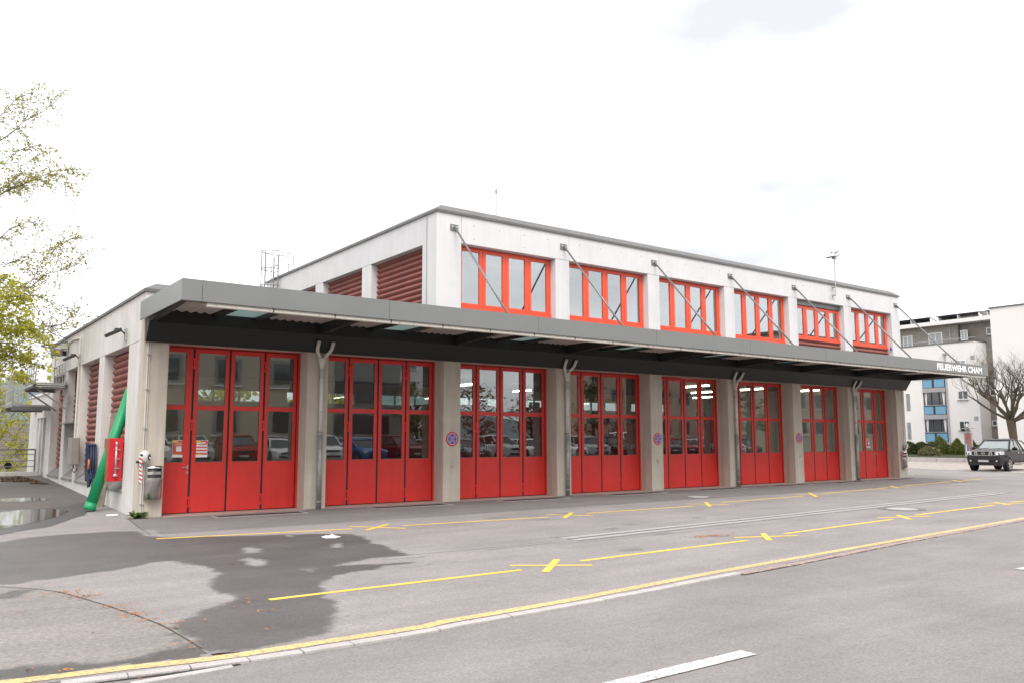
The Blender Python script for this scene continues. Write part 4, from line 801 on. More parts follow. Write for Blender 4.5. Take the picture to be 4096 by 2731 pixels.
# red hydrant cabinet with a standpipe on its face
c = root('red_cabinet', (-.2, 1.5, .8), 'red metal box with rusty side and steel branch pipe on the corner pier', 'cabinet')
MB().box(-.335, -.035, 1.47, 2.05, .78, 1.80).build('case', 'rust_brown', c, bevel=.006); MB().box(-.34, -.03, 1.455, 1.472, .775, 1.805).build('front', 'box_red', c, bevel=.003)
MB().box(-.029, .0, 1.5, 1.56, .85, 1.72).build('mount', 'black_plastic', c)
bp_ = MB().tube([(-.18, 1.415, .93), (-.18, 1.415, 1.62)], .024, 10).tube([(-.18, 1.415, 1.62), (-.18, 1.415, 1.72)], [.03, .026], 10).build('branch_pipe', 'galvanised', c, smooth=True)
MB().lathe((-.18, 1.415, .90), [(.055, 0), (.055, .035), (.04, .035), (.03, .06)], 14).build('coupling', 'stainless', c)
for z in (1.08, 1.30, 1.52): MB().lathe((-.18, 1.415, z), [(.032, 0), (.032, .022)], 12).box(-.185, -.10, 1.405, 1.455, z, z+.02).build('clamp', 'stainless', c)
# green pipe and plank leaning into the corrugated bay
p0 = Vector((-.60, 1.95, .12)); p1 = on(507, 1606, 'x', .10); p1 = p1+(p1-p0)*.12; d_ = (p1-p0).normalized()
g = root('green_pipe', p0, 'long green plastic pipe leaning against the pier behind the red box', 'pipe')
MB().tube([p0, p1], .125, 24).build('barrel', 'green_pipe', g, smooth=True); MB().tube([p0-d_*.02, p0+d_*.05, p0+d_*.06, p0+d_*.16], [.137, .137, .136, .127], 24).build('socket', 'green_pipe', g, smooth=True)
pk0 = GR(402, 2026); pk1 = on(459, 1648, 'x', .15)
MB().bar(pk0, pk1, .15, .035, up=(-.5, -1, 0)).build('plank', 'old_wood', label='weathered wooden plank leaning behind the green pipe', category='plank')
# coiled hoses on the second pier
h = root('hose_bundle', (-.08, 4.8, .55), 'bundle of dark blue hoses with an orange nozzle hanging on the pier', 'hose'); zt = 1.62
MB().tube([(-.02, 4.75, zt+.05), (-.16, 4.75, zt+.05), (-.16, 4.75, zt+.12)], .012, 6).build('hook', 'galvanised', h)
for i in range(9):
    y = 4.55+i*.065; x_ = -.07-.05*(i % 3); zb = .42+.28*abs(math.sin(i*1.7)); mb = MB()
    mb.tube([(x_, y, zt-.03), (x_-.03, y+.02, zt+.04), (x_-.04, y+.06, zt-.02), (x_-.04, y+.05+.02*(i % 2), (zt+zb)/2), (x_-.03, y+.02, zb), (x_, y-.03, zb+.05), (x_+.01, y-.02, (zt+zb)/2), (x_, y, zt-.03)], .021, 7).build('hose', 'hose_blue', h, smooth=True)
MB().tube([(-.22, 4.62, .98), (-.22, 4.62, 1.25)], [.03, .022], 10).build('nozzle', 'hose_orange', h, smooth=True); MB().tube([(-.22, 4.62, 1.25), (-.22, 4.62, 1.36)], .02, 8).build('grip', 'black_plastic', h)
# grey electrical cabinet
e = root('electric_cabinet', (-.12, 7.8, 1.0), 'grey-brown electric cabinet hung on the flank beside the side door', 'cabinet')
MB().box(-.24, -.005, 7.5, 8.1, 1.03, 1.84).build('case', 'cabinet_grey', e, bevel=.01); MB().box(-.22, -.03, 7.49, 7.50, 1.06, 1.80).build('door', 'cabinet_grey', e)
MB().tube([(-.12, 7.7, 1.03), (-.15, 7.65, .88), (-.1, 7.6, .80), (-.02, 7.6, .92)], .015, 6).build('cable', 'black_plastic', e)
# floodlights on the flank
def flood(y, z, label):
    f = root('floodlight', (0, y, z), label, 'floodlight', 'floodlights on the left flank')
    MB().box(-.05, 0, y-.05, y+.05, z-.16, z+.14).build('bracket', 'galvanised', f)
    M = Matrix.Translation(Vector((-.30, y, z))) @ Matrix.Rotation(math.radians(-28), 4, 'Y')
    MB().box(-.17, .17, -.22, .22, -.02, .06).xform(M).build('head', 'black_plastic', f, bevel=.01); MB().box(-.14, .14, -.19, .19, -.032, -.021).xform(M).build('lens', 'headlamp', f)
    MB().tube([(-.02, y, z-.02), (-.14, y, z+.10), (-.24, y, z+.07)], .018, 8).build('arm', 'black_plastic', f); MB().box(-.28, -.16, y-.08, y+.08, z+.05, z+.13).build('gear_box', 'black_plastic', f)
flood(1.85, 4.36, 'black floodlight on the flank nearest the canopy corner'); flood(8.3, 4.28, 'black floodlight on the flank beside the vertical pipe'); flood(17.8, 2.95, 'black floodlight on the low annexe below the platform')
# steel platforms with railings and the hoist above them
pl = root('steel_platform', (-.5, 11.4, 3.4), 'galvanised steel loading platform with railings high on the left flank', 'platform'); pz = 3.62; y0, y1, xa, xb_ = 10.2, 12.6, -.98, -.12
MB().box(xa, xb_, y0, y1, pz-.05, pz).build('deck', 'galvanised', pl)
for yy in (y0, y1): MB().box(xa, -.06, yy-.03, yy+.03, pz-.20, pz-.052).build('channel', 'grey_steel', pl)
for zz in (.07, .13): MB().tube([(xa, y0-.04, pz-zz), (-.1, y0-.04, pz-zz)], .012, 6).build('rib', 'galvanised', pl)
for xx in (xa, -.10): MB().tube([(xx, y0-.08, pz-.10), (xx, y1+.05, pz-.10)], .055, 12, caps=False).build('rail_socket', 'grey_steel', pl); MB().tube([(xx, y0+.0, pz-.10), (xx, y0+.05, pz-.10)], .05, 12).build('socket_bore', 'seal_black', pl)
for xx in (xa, -.10):
    for i in range(5):
        yy = y0+.02+i*(y1-y0-.04)/4; MB().tube([(xx, yy, pz), (xx+(.03 if xx < -.5 else -.05), yy, pz+.66)], .016, 8).build('post', 'galvanised', pl); MB().tube([(xx, yy, pz-.06), (xx, yy, pz+.09)], .03, 8).build('post_sleeve', 'galvanised', pl)
    xt_ = xx+(.03 if xx < -.5 else -.05)
    MB().tube([(xt_, y0+.02, pz+.66), (xt_, y1-.02, pz+.66)], .02, 8).build('handrail', 'galvanised', pl); MB().tube([((xx+xt_)/2, y0+.02, pz+.33), ((xx+xt_)/2, y1-.02, pz+.33)], .016, 8).build('handrail', 'galvanised', pl)
for yy in (y0+.05, y1-.1): MB().tube([(xa+.1, yy, pz-.22), (-.0, yy, pz-.85)], .026, 8).build('strut', 'galvanised', pl)
MB().box(-.05, -.0, y0-.02, y0+.08, pz-1.35, pz).build('wall_channel', 'galvanised', pl)
pl2 = root('lower_platform', (-.7, 14.6, 2.8), 'lower steel landing with tall guard rails beyond the loading platform', 'platform'); pz = 3.02; y0, y1, xa = 13.5, 15.6, -1.25
MB().box(xa, -.10, y0, y1, pz-.06, pz).build('deck', 'galvanised', pl2)
for yy in (y0, y1): MB().box(xa-.02, -.06, yy-.03, yy+.03, pz-.2, pz-.062).build('channel', 'grey_steel', pl2)
for i in range(6):
    yy = y0+.02+i*(y1-y0-.04)/5; MB().tube([(xa, yy, pz), (xa, yy, pz+1.0)], .018, 8).build('post', 'galvanised', pl2)
for zz in (.5, 1.0): MB().tube([(xa, y0+.02, pz+zz), (xa, y1, pz+zz)], .018, 8).build('handrail', 'galvanised', pl2)
for i in range(3): MB().tube([(xa+i*.4, y1, pz), (xa+i*.4, y1, pz+1.0)], .018, 8).build('post', 'galvanised', pl2)
MB().tube([(xa, y1, pz+1.0), (-.6, y1, pz+1.0), (-.4, y1, pz+.85)], .018, 8).build('handrail', 'galvanised', pl2); MB().box(xa-.02, xa+.02, y0, y1, pz, pz+.12).build('toe_board', 'galvanised', pl2)
ho = root('chain_hoist', (-.3, 10.8, 4.6), 'blue electric chain hoist on a bracket arm at the roof edge', 'hoist')
MB().bar((0, 11.0, 5.05), (-.80, 10.8, 4.86), .04, .05).build('arm', 'grey_steel', ho); MB().bar((0, 10.6, 4.70), (-.80, 10.8, 4.84), .03, .04).build('arm', 'grey_steel', ho); MB().bar((0, 11.4, 5.0), (-.80, 10.82, 4.86), .02, .02).build('stay', 'grey_steel', ho)
MB().box(-.50, -.18, 10.6, 10.95, 4.55, 4.75).build('motor', 'hoist_blue', ho, bevel=.02); MB().box(-.38, -.26, 10.585, 10.598, 4.62, 4.72).build('badge', 'hoist_yellow', ho); MB().tube([(-.18, 10.78, 4.64), (-.05, 10.78, 4.64)], .08, 12).build('gear_case', 'black_plastic', ho)
MB().box(-.22, -.04, 10.6, 10.9, 4.78, 4.96).build('control_box', 'cream_plastic', ho)
for i in range(18): MB().tube([(-.36, 10.78, 4.53-i*.05), (-.36, 10.78, 4.49-i*.05)], .014 if i % 2 else .009, 6).build('chain_link', 'grey_steel', ho)
MB().tube([(-.36, 10.78, 3.64), (-.36, 10.78, 3.60), (-.33, 10.78, 3.57), (-.31, 10.78, 3.61)], .012, 6).build('hook', 'grey_steel', ho)
# cage ladder to the upper roof
la = root('cage_ladder', (XU-.35, 12.8, 5.05), 'white caged roof ladder rising behind the upper storey', 'ladder')
for yy in (12.35, 12.85): MB().tube([(XU-.12, yy, 5.06), (XU-.12, yy, 9.3)], .03, 8).build('stringer', 'grey_steel', la)
for i in range(14): MB().tube([(XU-.12, 12.35, 5.4+i*.27), (XU-.12, 12.85, 5.4+i*.27)], .014, 6).build('rung', 'grey_steel', la)
for z in (7.35, 8.02, 8.72, 9.45):
    MB().tube([(XU-.12-.62*math.sin(t*math.pi/12), 12.6-.40*math.cos(t*math.pi/12), z) for t in range(13)], .020, 6).build('hoop', 'grey_steel', la)
for t in (2, 4, 6, 8, 10): MB().tube([(XU-.12-.62*math.sin(t*math.pi/12), 12.6-.40*math.cos(t*math.pi/12), 7.35), (XU-.12-.62*math.sin(t*math.pi/12), 12.6-.40*math.cos(t*math.pi/12), 9.45)], .015, 6).build('cage_bar', 'grey_steel', la)
for yy in (12.35, 12.85): MB().tube([(XU-.12, yy, 9.3), (XU-.02, yy, 9.42), (XU+.45, yy, 9.42), (XU+.52, yy, 9.34), (XU+.52, yy, 8.55)], .018, 6).tube([(XU-.02, yy, 8.95), (XU+.52, yy, 8.95)], .014, 6).build('grab_rail', 'grey_steel', la)
# antenna and weather mast on the roof
an = root('antenna', (14.2, 6, 8.36), 'thin whip antenna rising from the upper roof', 'antenna')
MB().tube([(14.2, 6, 8.37), (14.2, 6, 11.5)], .022, 6).build('mast', 'galvanised', an); MB().tube([(14.2, 6, 11.5), (14.2, 6, 11.65)], .035, 6).build('joint', 'grey_steel', an); MB().tube([(14.2, 6, 11.65), (14.2, 6, 13.7)], .014, 5).build('whip', 'black_plastic', an)
wm = root('weather_mast', (27.82, -.15, 7.85), 'slim weather station mast clamped to the upper wall above the windows', 'weather station')
MB().tube([(27.82, -.15, 7.88), (27.86, -.15, 9.55)], .022, 8).build('pole', 'galvanised', wm)
for z in (7.9, 8.25): MB().bar((27.55, -.12, z), (27.9, -.12, z+.02), .03, .03).box(27.78, 27.86, -.12, -.0, z-.02, z+.02).build('clamp', 'galvanised', wm)
MB().prism([(27.50, 9.56), (28.03, 9.66), (28.03, 9.63), (27.52, 9.51)], 'y', -.3, .0).build('solar_plate', 'black_plastic', wm); MB().box(27.78, 27.95, -.22, -.08, 9.50, 9.58).build('sensor', 'white_plastic', wm)
MB().tube([(27.86, -.15, 9.6), (27.93, -.15, 9.80)], .008, 5).build('stalk', 'black_plastic', wm)
for t in range(3): MB().tube([(27.93, -.15, 9.80), (27.93+.12*math.cos(t*2.1+.3), -.15+.12*math.sin(t*2.1+.3), 9.80)], .006, 5).ell((27.93+.14*math.cos(t*2.1+.3), -.15+.14*math.sin(t*2.1+.3), 9.80), (.035, .035, .03), 8, 6).build('cup', 'black_plastic', wm)
# weeds at the corner and a scrap of white plastic
wd_ = MB(); r_ = random.Random(4)
for i in range(70):
    a = r_.uniform(0, 6.28); L_ = r_.uniform(.12, .32); c0 = Vector((.02+r_.uniform(-.05, .05), -.06+r_.uniform(-.04, .04), .005)); dv = Vector((math.cos(a), math.sin(a)*.8-.2, r_.uniform(.3, 1.1))).normalized()
    sd_ = Vector((-dv.y, dv.x, 0)).normalized()*L_*.16; t_ = c0+dv*L_; m1 = c0+dv*L_*.55+Vector((0, 0, .02))
    wd_.add([c0, m1-sd_, t_-Vector((0, 0, L_*.25)), m1+sd_], [(0, 1, 2, 3)])
wd_.build('weed_tuft', 'leaf_weed', label='tuft of dandelion leaves at the foot of the corner pillar', category='weed')
sc_ = GR(*Y2(780, 1498)); MB().box(sc_.x-.12, sc_.x+.12, sc_.y-.05, sc_.y+.05, .006+sc_.z, .05+sc_.z).build('plastic_block', 'white_plastic', bevel=.015, label='small white block lying on the ground near the green pipe', category='block')
# fire engines standing behind the doors
def engine(x, y, label, txt, num=None, h=2.9):
    e = root('fire_engine', (x, y, 0), label, 'fire engine', 'fire engines parked in the hall')
    w2 = 1.2
    MB().prism([(y+.0, .55), (y, 1.68), (y+.25, h), (y+6.4, h), (y+6.4, .55)], 'x', x-w2, x+w2).build('body', 'truck_red', e, bevel=.05)
    MB().add([(x-w2+.1, y+.055, 1.80), (x+w2-.1, y+.055, 1.80), (x+w2-.14, y+.215, h-.35), (x-w2+.14, y+.215, h-.35)], [(0, 1, 2, 3)]).build('windscreen', 'car_glass', e)
    MB().box(x-w2-.02, x+w2+.02, y-.12, y+.02, .42, .80).build('bumper', 'white_plastic', e, bevel=.03); MB().box(x-.6, x+.6, y-.012, y, .85, 1.08).build('grille', 'black_plastic', e)
    for s_ in (-1, 1):
        MB().box(x+s_*.95-.16, x+s_*.95+.16, y-.015, y+.01, .86, 1.08).build('headlight', 'headlamp', e)
        MB().box(x+s_*(w2+.12)-.06, x+s_*(w2+.12)+.06, y-.1, y+.05, 1.5, 1.95).build('mirror', 'black_plastic', e)
        for yy in (y+1.2, y+4.9): MB().lathe((x+s_*(w2-.14), yy, .5), [(.01, -.15), (.5, -.15), (.5, .15), (.01, .15)], 20, 'x').build('wheel', 'tyre', e)
        MB().box(x+s_*.8-.15, x+s_*.8+.15, y+.35, y+.6, h, h+.18).build('beacon', 'alarm_blue', e)
    v_, f_ = textmesh(txt, .22, 1.75, bold=.02); MB().add([(x-.875+a, y-.014, 1.38+b) for a, b in v_], f_).build('lettering', 'letter_white', e)
    if num:
        v_, f_ = textmesh(num, .34, bold=.03); MB().add([(x+.62+a, y-.02, .98+b) for a, b in v_], f_).build('number', 'letter_white', e)
engine(10.45, 2.2, 'red fire engine with white lettering behind the third door', 'FEUERWEHR'); engine(14.6, 2.6, 'red fire engine with a white 5 behind the fourth door', 'FEUERWEHR', '5'); engine(23.1, 2.3, 'red fire engine behind the sixth door', 'FEUERWEHR', None, 2.7); engine(19.0, 3.6, 'low red fire engine behind the fifth door', 'FEUERWEHR', None, 2.4)
# ================================================================== PLAZA, PICKUP AND FLATS TO THE EAST
plaza = MB().box(0, 1, 0, 1, 0, 1)
pz_ = [Vector((45.2, 6.3)), Vector((43.2, 2.4)), Vector((42.0, -1.5)), Vector((41.0, -6)), Vector((40.6, -8.9)), Vector((62, -8.9)), Vector((62.0, 14.0)), Vector((62, 40)), Vector((45.2, 40))]
plaza = MB().sheet([(p.x, p.y, .0095) for p in pz_]).build('plaza', 'pavers', label='beige paved parking strip beyond the forecourt', category='pavement', kind='structure')
lined([V3(1000, 68), V3(1300, 78), V3(1700, 97), V3(2100, 112), V3(2500, 128)], .3, .013, 'drain_concrete', 'edge_strip', plaza)
bed = MB().box(61.2, 110, 6.2, 60, -.3, .34).build('planting_bed', 'earth', label='raised planting bed with shrubs before the flats', category='bed', kind='structure')
k0, k1 = 6.3, 40.0; n = 16
for i in range(n): bx('kerb_stone', 'granite', bed, 60.9, 61.2, k0+(k1-k0)*i/n+.01, k0+(k1-k0)*(i+1)/n-.01, 0, .33, bevel=.015)
bx('lawn', 'leaf_dark', bed, 61.3, 109, 6.3, 59, .341, .36)
# --- block of flats
XA = 81.0
def A(px, py, x=XA): return on(px, py, 'x', x)
fl = root('apartment_building', (XA, 20, 0), 'white rendered block of flats with blue balcony panels and brick attic', 'apartment building')
yL, yB, yK = 29.5, A(*Y6(1290, 1000)).y, A(*Y6(1335, 1000)).y; zp = A(*Z6(750, 393)).z
b0, b1 = A(*Y6(610, 700)).y, A(*Y6(900, 700)).y
MB().box(XA, XA+9, b0, yL, 0, zp).build('wall', 'render_white', fl); MB().box(XA, XA+9, yK, b1, 0, zp).build('wall', 'render_white', fl); MB().box(XA+1.6, XA+9, b1, b0, 0, zp).build('wall', 'render_white', fl)
MB().box(XA-.05, XA+9, yK-.06, yL, zp, zp+.10).build('parapet', 'coping', fl)
MB().tube([(XA-.02, yL, zp+.38), (XA-.02, yK, zp+.38)], .04, 6).build('railing', 'slat_grey', fl)
storeys = []
def balcony(zrail, zbot, ztop):
    b = MB().box(XA-.1, XA+1.55, b1+.02, b0-.02, zbot-.5, zbot-.05).build('balcony', 'slat_grey', fl)
    m = (b0+b1)/2+.05
    for y0_, y1_ in ((m+.12, b0-.12), (b1+.08, m-.12)): MB().box(XA-.08, XA-.03, y0_, y1_, zbot, zrail-.12).build('blue_panel', 'balcony_blue', b)
    MB().tube([(XA-.12, b0, zrail), (XA-.12, b1, zrail)], .035, 6).build('rail', 'slat_grey', b)
    MB().box(XA+.02, XA+.06, m-.11, m+.11, zbot-.04, zrail-.1).box(XA+.02, XA+.06, b0-.14, b0-.02, zbot, ztop).box(XA+.02, XA+.06, b1+.02, b1+.1, zbot, ztop).box(XA+.02, XA+.08, b1+.02, b0-.02, ztop-.16, ztop).build('frame', 'frame_dark', b)
    for t in (.33, .66): MB().box(XA+.03, XA+.06, b1+(b0-b1)*t-.04, b1+(b0-b1)*t+.04, zrail, ztop-.16).build('mullion', 'frame_dark', b)
    for i in range(3):
        t0 = b1+.1+(b0-b1-.2)*i/3; MB().box(XA+.12, XA+.14, t0+.02, t0+(b0-b1-.2)/3-.02, zrail-.1, ztop-.17).build('pane', 'far_glass', b)
    for y_ in (b0-.38, b1+.16): MB().prism([(y_, ztop-.2), (y_+.30, ztop-.2), (y_+.18, zrail), (y_+.08, zrail)], 'x', XA+.09, XA+.11).build('curtain', 'render_white', b)
zr2, zr1 = A(*Y6(890, 683)).z, A(*Y6(912, 1025)).z; st = zr2-zr1
for i in range(3):
    zr = zr1+i*st; balcony(zr, zr-st*.335, zr+st*.56)
MB().box(XA, XA+1.59, b1+.001, b0-.001, zr+st*.56, zp-.003).build('wall', 'render_white', fl)
def win(pa, pb, mt='far_glass', x=XA, star=False, parent=None, panes=2, sill=True):
    a, b = A(*pa, x), A(*pb, x); y0_, y1_ = min(a.y, b.y), max(a.y, b.y); z0_, z1_ = min(a.z, b.z), max(a.z, b.z); f_ = .07
    w_ = MB().box(x-.03, x+.04, y0_, y1_, z0_, z0_+f_).box(x-.03, x+.04, y0_, y1_, z1_-f_, z1_)
    for t in range(panes+1):
        yy = y0_+(y1_-y0_-f_)*t/panes; w_.box(x-.03, x+.04, yy, yy+f_, z0_+f_, z1_-f_)
    w_ = w_.build('window', 'frame_white', fl if parent is None else parent); MB().box(x-.012, x-.006, y0_+f_, y1_-f_, z0_+f_, z1_-f_).build('pane', mt, w_)
    if sill: MB().box(x-.14, x-.031, y0_-.06, y1_+.06, z0_-.10, z0_-.02).build('sill', 'slat_grey', w_)
    return w_, (y0_, y1_, z0_, z1_)
win(Y6(1037, 508), Y6(1172, 612)); w1_, q_ = win(Y6(1055, 884), Y6(1193, 995)); win(Y6(1005, 130), Y6(1142, 235), 'car_glass_light')
sy, sz = q_[0]+(q_[1]-q_[0])*.25, (q_[2]+q_[3])/2
MB().sheet([(XA-.03, sy+(.34 if i % 2 == 0 else .14)*math.sin(i*math.pi/5), sz+(.34 if i % 2 == 0 else .14)*math.cos(i*math.pi/5)) for i in range(10)]).build('star', 'frame_white', w1_)
MB().ell((XA-.2, q_[1]-.4, q_[2]+.15), (.16, .2, .3), 10, 8).build('pot_plant', 'leaf_dark', w1_)
for pa, pb in ((Y6(386, 540), Y6(456, 752)), (Y6(400, 898), Y6(468, 1112)), (Y6(370, 180), Y6(442, 392))):
    a, b = A(*pa), A(*pb); sh = MB().box(XA-.02, XA+.03, b.y, a.y, b.z, a.z).build('shutter', 'frame_white', fl)
    nsl = 15
    for i in range(nsl): MB().box(XA-.05, XA-.022, b.y+.06, a.y-.04, b.z+(a.z-b.z)*(i+.15)/nsl, b.z+(a.z-b.z)*(i+.6)/nsl).build('slat', 'frame_dark', sh)
dpx = A(*Y6(920, 700)).y; MB().tube([(XA-.08, dpx, 1.0), (XA-.08, dpx, A(*Y6(897, 40)).z)], .07, 8).box(XA-.2, XA, dpx-.18, dpx+.18, A(*Y6(897, 60)).z, A(*Y6(897, 35)).z).build('downpipe', 'slat_grey', fl)
for p_ in (Y6(1224, 87), Y6(1272, 850)): a = A(*p_); MB().box(XA-.05, XA+.02, a.y-.18, a.y+.18, a.z-.18, a.z+.18).build('vent', 'slat_grey', fl)
# brick return and attic
XB = XA+2.2
yB0, yB1 = A(*Y6(1552, 900), XB).y-2.5, A(*Y6(1340, 900), XB).y+2
MB().box(XB, XB+8, yB0, yB1-.5, 0, zp+3.2).build('brick_wall', 'brick_grey', fl)
aw, _ = win(Y6(1470, 878), Y6(1538, 945), x=XB-.02, panes=1); win(Y6(1440, 490), Y6(1515, 565), 'far_glass', XB-.02, panes=1); win(Z6(820, 298), Z6(862, 345), 'far_glass', XB-.02, panes=1)
XT = XA+1.6; za, zb_ = zp-.2, A(*Z6(500, 281), XT).z
MB().box(XT, XT+7, yB1-.52, 31, za, zb_).build('attic_wall', 'brick_grey', fl)
for pa, pb in ((Z6(205, 362), Z6(280, 447)), (Z6(393, 340), Z6(500, 426)), (Z6(630, 317), Z6(686, 386))): win(pa, pb, 'car_glass_light', XT-.02, sill=False)
dpx = A(*Z6(553, 330), XT).y; MB().tube([(XT-.06, dpx, zp), (XT-.06, dpx, zb_)], .06, 8).build('downpipe', 'slat_grey', fl)
zr_ = A(*Z6(200, 300), XT-.7).z
MB().box(XT-.7, XT+8, yB0-3, 32, zb_+.02, zb_+.42).build('roof', 'render_white', fl)
for y_ in (27.5, 22.6, 17.7, 13.0):
    s_ = MB().add([(XT-.2, y_-4.3, zb_+1.0), (XT-.2, y_, zb_+1.0), (XT+2.2, y_, zb_+.50), (XT+2.2, y_-4.3, zb_+.50), (XT-.2, y_-4.3, zb_+.95), (XT-.2, y_, zb_+.95), (XT+2.2, y_, zb_+.46), (XT+2.2, y_-4.3, zb_+.46)], [(0, 3, 2, 1), (4, 5, 6, 7), (0, 1, 5, 4), (1, 2, 6, 5), (2, 3, 7, 6), (3, 0, 4, 7)]).build('solar_panel', 'solar', fl)
    for t in (.1, 2.1, 4.2): MB().prism([(XT+.0, zb_+.43), (XT+2.1, zb_+.43), (XT-.1, zb_+.93)], 'y', y_-t-.06, y_-t).build('support', 'frame_white', s_)
# --- plain white block in front of it
XW = XA-7; w0 = on(*Z6(868, 500), 'x', XW); zt = on(*Z6(860, 157), 'x', XW).z
wb = root('white_building', (XW, 5, 0), 'tall plain white rendered building behind the bare tree', 'building')
MB().box(XW, XW+8, -20, w0.y, 0, zt).build('wall', 'render_white', wb); MB().box(XW-.08, XW+8, -20, w0.y+.08, zt, zt+.12).build('roof_edge', 'coping', wb)
# --- clipped shrubs
def leafshell(name, label, cat, c, prof, n, size, mt, seed, group=None, jitter=.06, inner='leaf_dark'):
    """shrub: a dark core plus thousands of small leaves on the surface of a profile of revolution prof[(r,z)]"""
    r = random.Random(seed); t = root(name, c, label, cat, group); c = Vector(c)
    MB().lathe(c, [(max(.01, a*.88), b*.97) for a, b in prof], 16).build('core', inner, t)
    mb = MB(); H = sum(1 for _ in prof)
    segs = [(prof[i], prof[i+1], (prof[i][0]+prof[i+1][0])*math.hypot(prof[i+1][0]-prof[i][0], prof[i+1][1]-prof[i][1])) for i in range(len(prof)-1)]; tot = sum(s[2] for s in segs)
    for i in range(n):
        u = r.uniform(0, tot)
        for a, b, l in segs:
            if u <= l: break
            u -= l
        q = r.random(); rad = a[0]+(b[0]-a[0])*q+r.uniform(-jitter, jitter*.7); z = a[1]+(b[1]-a[1])*q+r.uniform(-jitter, jitter); th = r.uniform(0, 6.283)
        p = c+Vector((rad*math.cos(th), rad*math.sin(th), max(.02, z))); s = size*r.uniform(.6, 1.3); d1 = Vector((r.gauss(0, 1), r.gauss(0, 1), r.gauss(0, 1))).normalized()*s; d2 = d1.cross(Vector((r.gauss(0, 1), r.gauss(0, 1), r.gauss(0, 1)))).normalized()*s*.6
        mb.add([p-d1, p+d2, p+d1, p-d2], [(0, 1, 2, 3)])
    mb.build('foliage', mt, t); return t
def gp(px, py, x): return on(px, py, 'x', x)
def cone(pxc, pybase, pytop, pxl, pxr, x, label, seed):
    b = gp(pxc, pybase, x); tz = gp(pxc, pytop, x).z; rr = abs(gp(pxl, pybase, x).y-gp(pxr, pybase, x).y)/2*.95; h = tz-.34
    prof = [(rr*.92, .0), (rr, h*.12), (rr*.97, h*.3), (rr*.80, h*.52), (rr*.55, h*.72), (rr*.28, h*.89), (rr*.05, h)]
    leafshell('topiary_cone', label, 'shrub', (x, b.y, .34), prof, 2600, .07, 'leaf_box', seed, 'clipped cone shrubs before the flats', .05)
cone(*Y6(826, 1345)[:1], Y6(826, 1345)[1], Y6(826, 1074)[1], Y6(713, 0)[0], Y6(940, 0)[0], 75.5, 'tall clipped cone shrub left of the others, before the balconies', 1)
cone(*Y6(1042, 1345)[:1], Y6(1042, 1345)[1], Y6(1042, 1102)[1], Y6(948, 0)[0], Y6(1135, 0)[0], 75.0, 'clipped cone shrub standing beside the poster board', 2)
cone(*Y6(1222, 1345)[:1], Y6(1222, 1345)[1], Y6(1222, 1102)[1], Y6(1150, 0)[0], Y6(1295, 0)[0], 76.5, 'clipped cone shrub half hidden behind the pickup and poster board', 3)
y_a, y_b = gp(Y6(385, 0)[0], 1790, 73).y, gp(Y6(722, 0)[0], 1790, 73).y; zt_ = gp(3600, Y6(0, 1165)[1], 73).z-.34
for i in range(3):
    yy = y_a+(y_b-y_a)*(i+.5)/3; rr = abs(y_a-y_b)/6*1.15
    leafshell('round_shrub', ('dark green round shrub next to the end pillar', 'dark green round shrub second from the end pillar', 'dark green round shrub touching the tall cone shrub')[i], 'shrub', (73+.4*i, yy, .34), [(rr*.85, 0), (rr, zt_*.35), (rr*.95, zt_*.65), (rr*.6, zt_*.92), (.05, zt_)], 2200, .11, 'leaf_dark', 20+i, 'dark shrubs before the flats', .16)
b_ = gp(Y6(690, 0)[0], 1830, 70); leafshell('low_shrub', 'low pale olive shrub in front of the tall cone shrub', 'shrub', (68, gp(Y6(690, 0)[0], 1830, 68).y, .34), [(.85, 0), (.9, .2), (.75, .42), (.45, .62), (.05, .70)], 1200, .085, 'leaf_olive', 33, None, .12)
# dark overhang at the foot of the flats, poster board
a = gp(*Y6(905, 1180), 79); b = gp(*Y6(1290, 1195), 79); MB().box(78.2, 80.9, b.y, a.y, a.z-.28, a.z).build('low_roof', 'frame_dark', label='flat dark low roof edge behind the cone shrubs', category='roof')
XP = 66.0; q0, q1 = gp(*Y6(1122, 1037), XP), gp(*Y6(1217, 1250), XP); pb_ = root('poster_board', (XP, (q0.y+q1.y)/2, .34), 'upright poster board with a picture of two people under a small lamp', 'poster board')
q0z = q0.z; yb0, yb1 = q1.y, q0.y; zb0 = q1.z-.3
MB().box(XP, XP+.12, yb0-.05, yb1+.05, .2, q0z+.04).build('frame', 'slat_grey', pb_); MB().box(XP-.012, XP, yb0+.02, yb1-.02, zb0, q0z-.02).build('picture', 'poster_wine', pb_)
W_ = yb1-yb0; Hh = q0z-zb0                                                 # a plain generic composition of two figures
for q_i, (u, v, ru, rv, m_) in enumerate(((.66, .72, .09, .09, 'bark_dark'), (.66, .70, .065, .075, 'poster_skin'), (.36, .70, .12, .12, 'bark_dark'), (.36, .67, .08, .09, 'poster_skin'), (.68, .38, .14, .26, 'poster_skin'), (.34, .30, .20, .26, 'poster_blue'), (.18, .28, .06, .24, 'sign_white'))):
    MB().add([(XP-.014-.003*q_i, yb1-W_*(u+ru*math.cos(i*.5236)), zb0+Hh*(v+rv*math.sin(i*.5236))) for i in range(12)], [tuple(range(12))]).build('figure_shape', m_, pb_)
MB().tube([(XP+.06, (yb0+yb1)/2, q0z), (XP+.06, (yb0+yb1)/2, q0z+.35)], .12, 8).box(XP-.3, XP+.4, yb0-.15, yb1+.1, q0z+.35, q0z+.41).build('lamp', 'slat_grey', pb_)
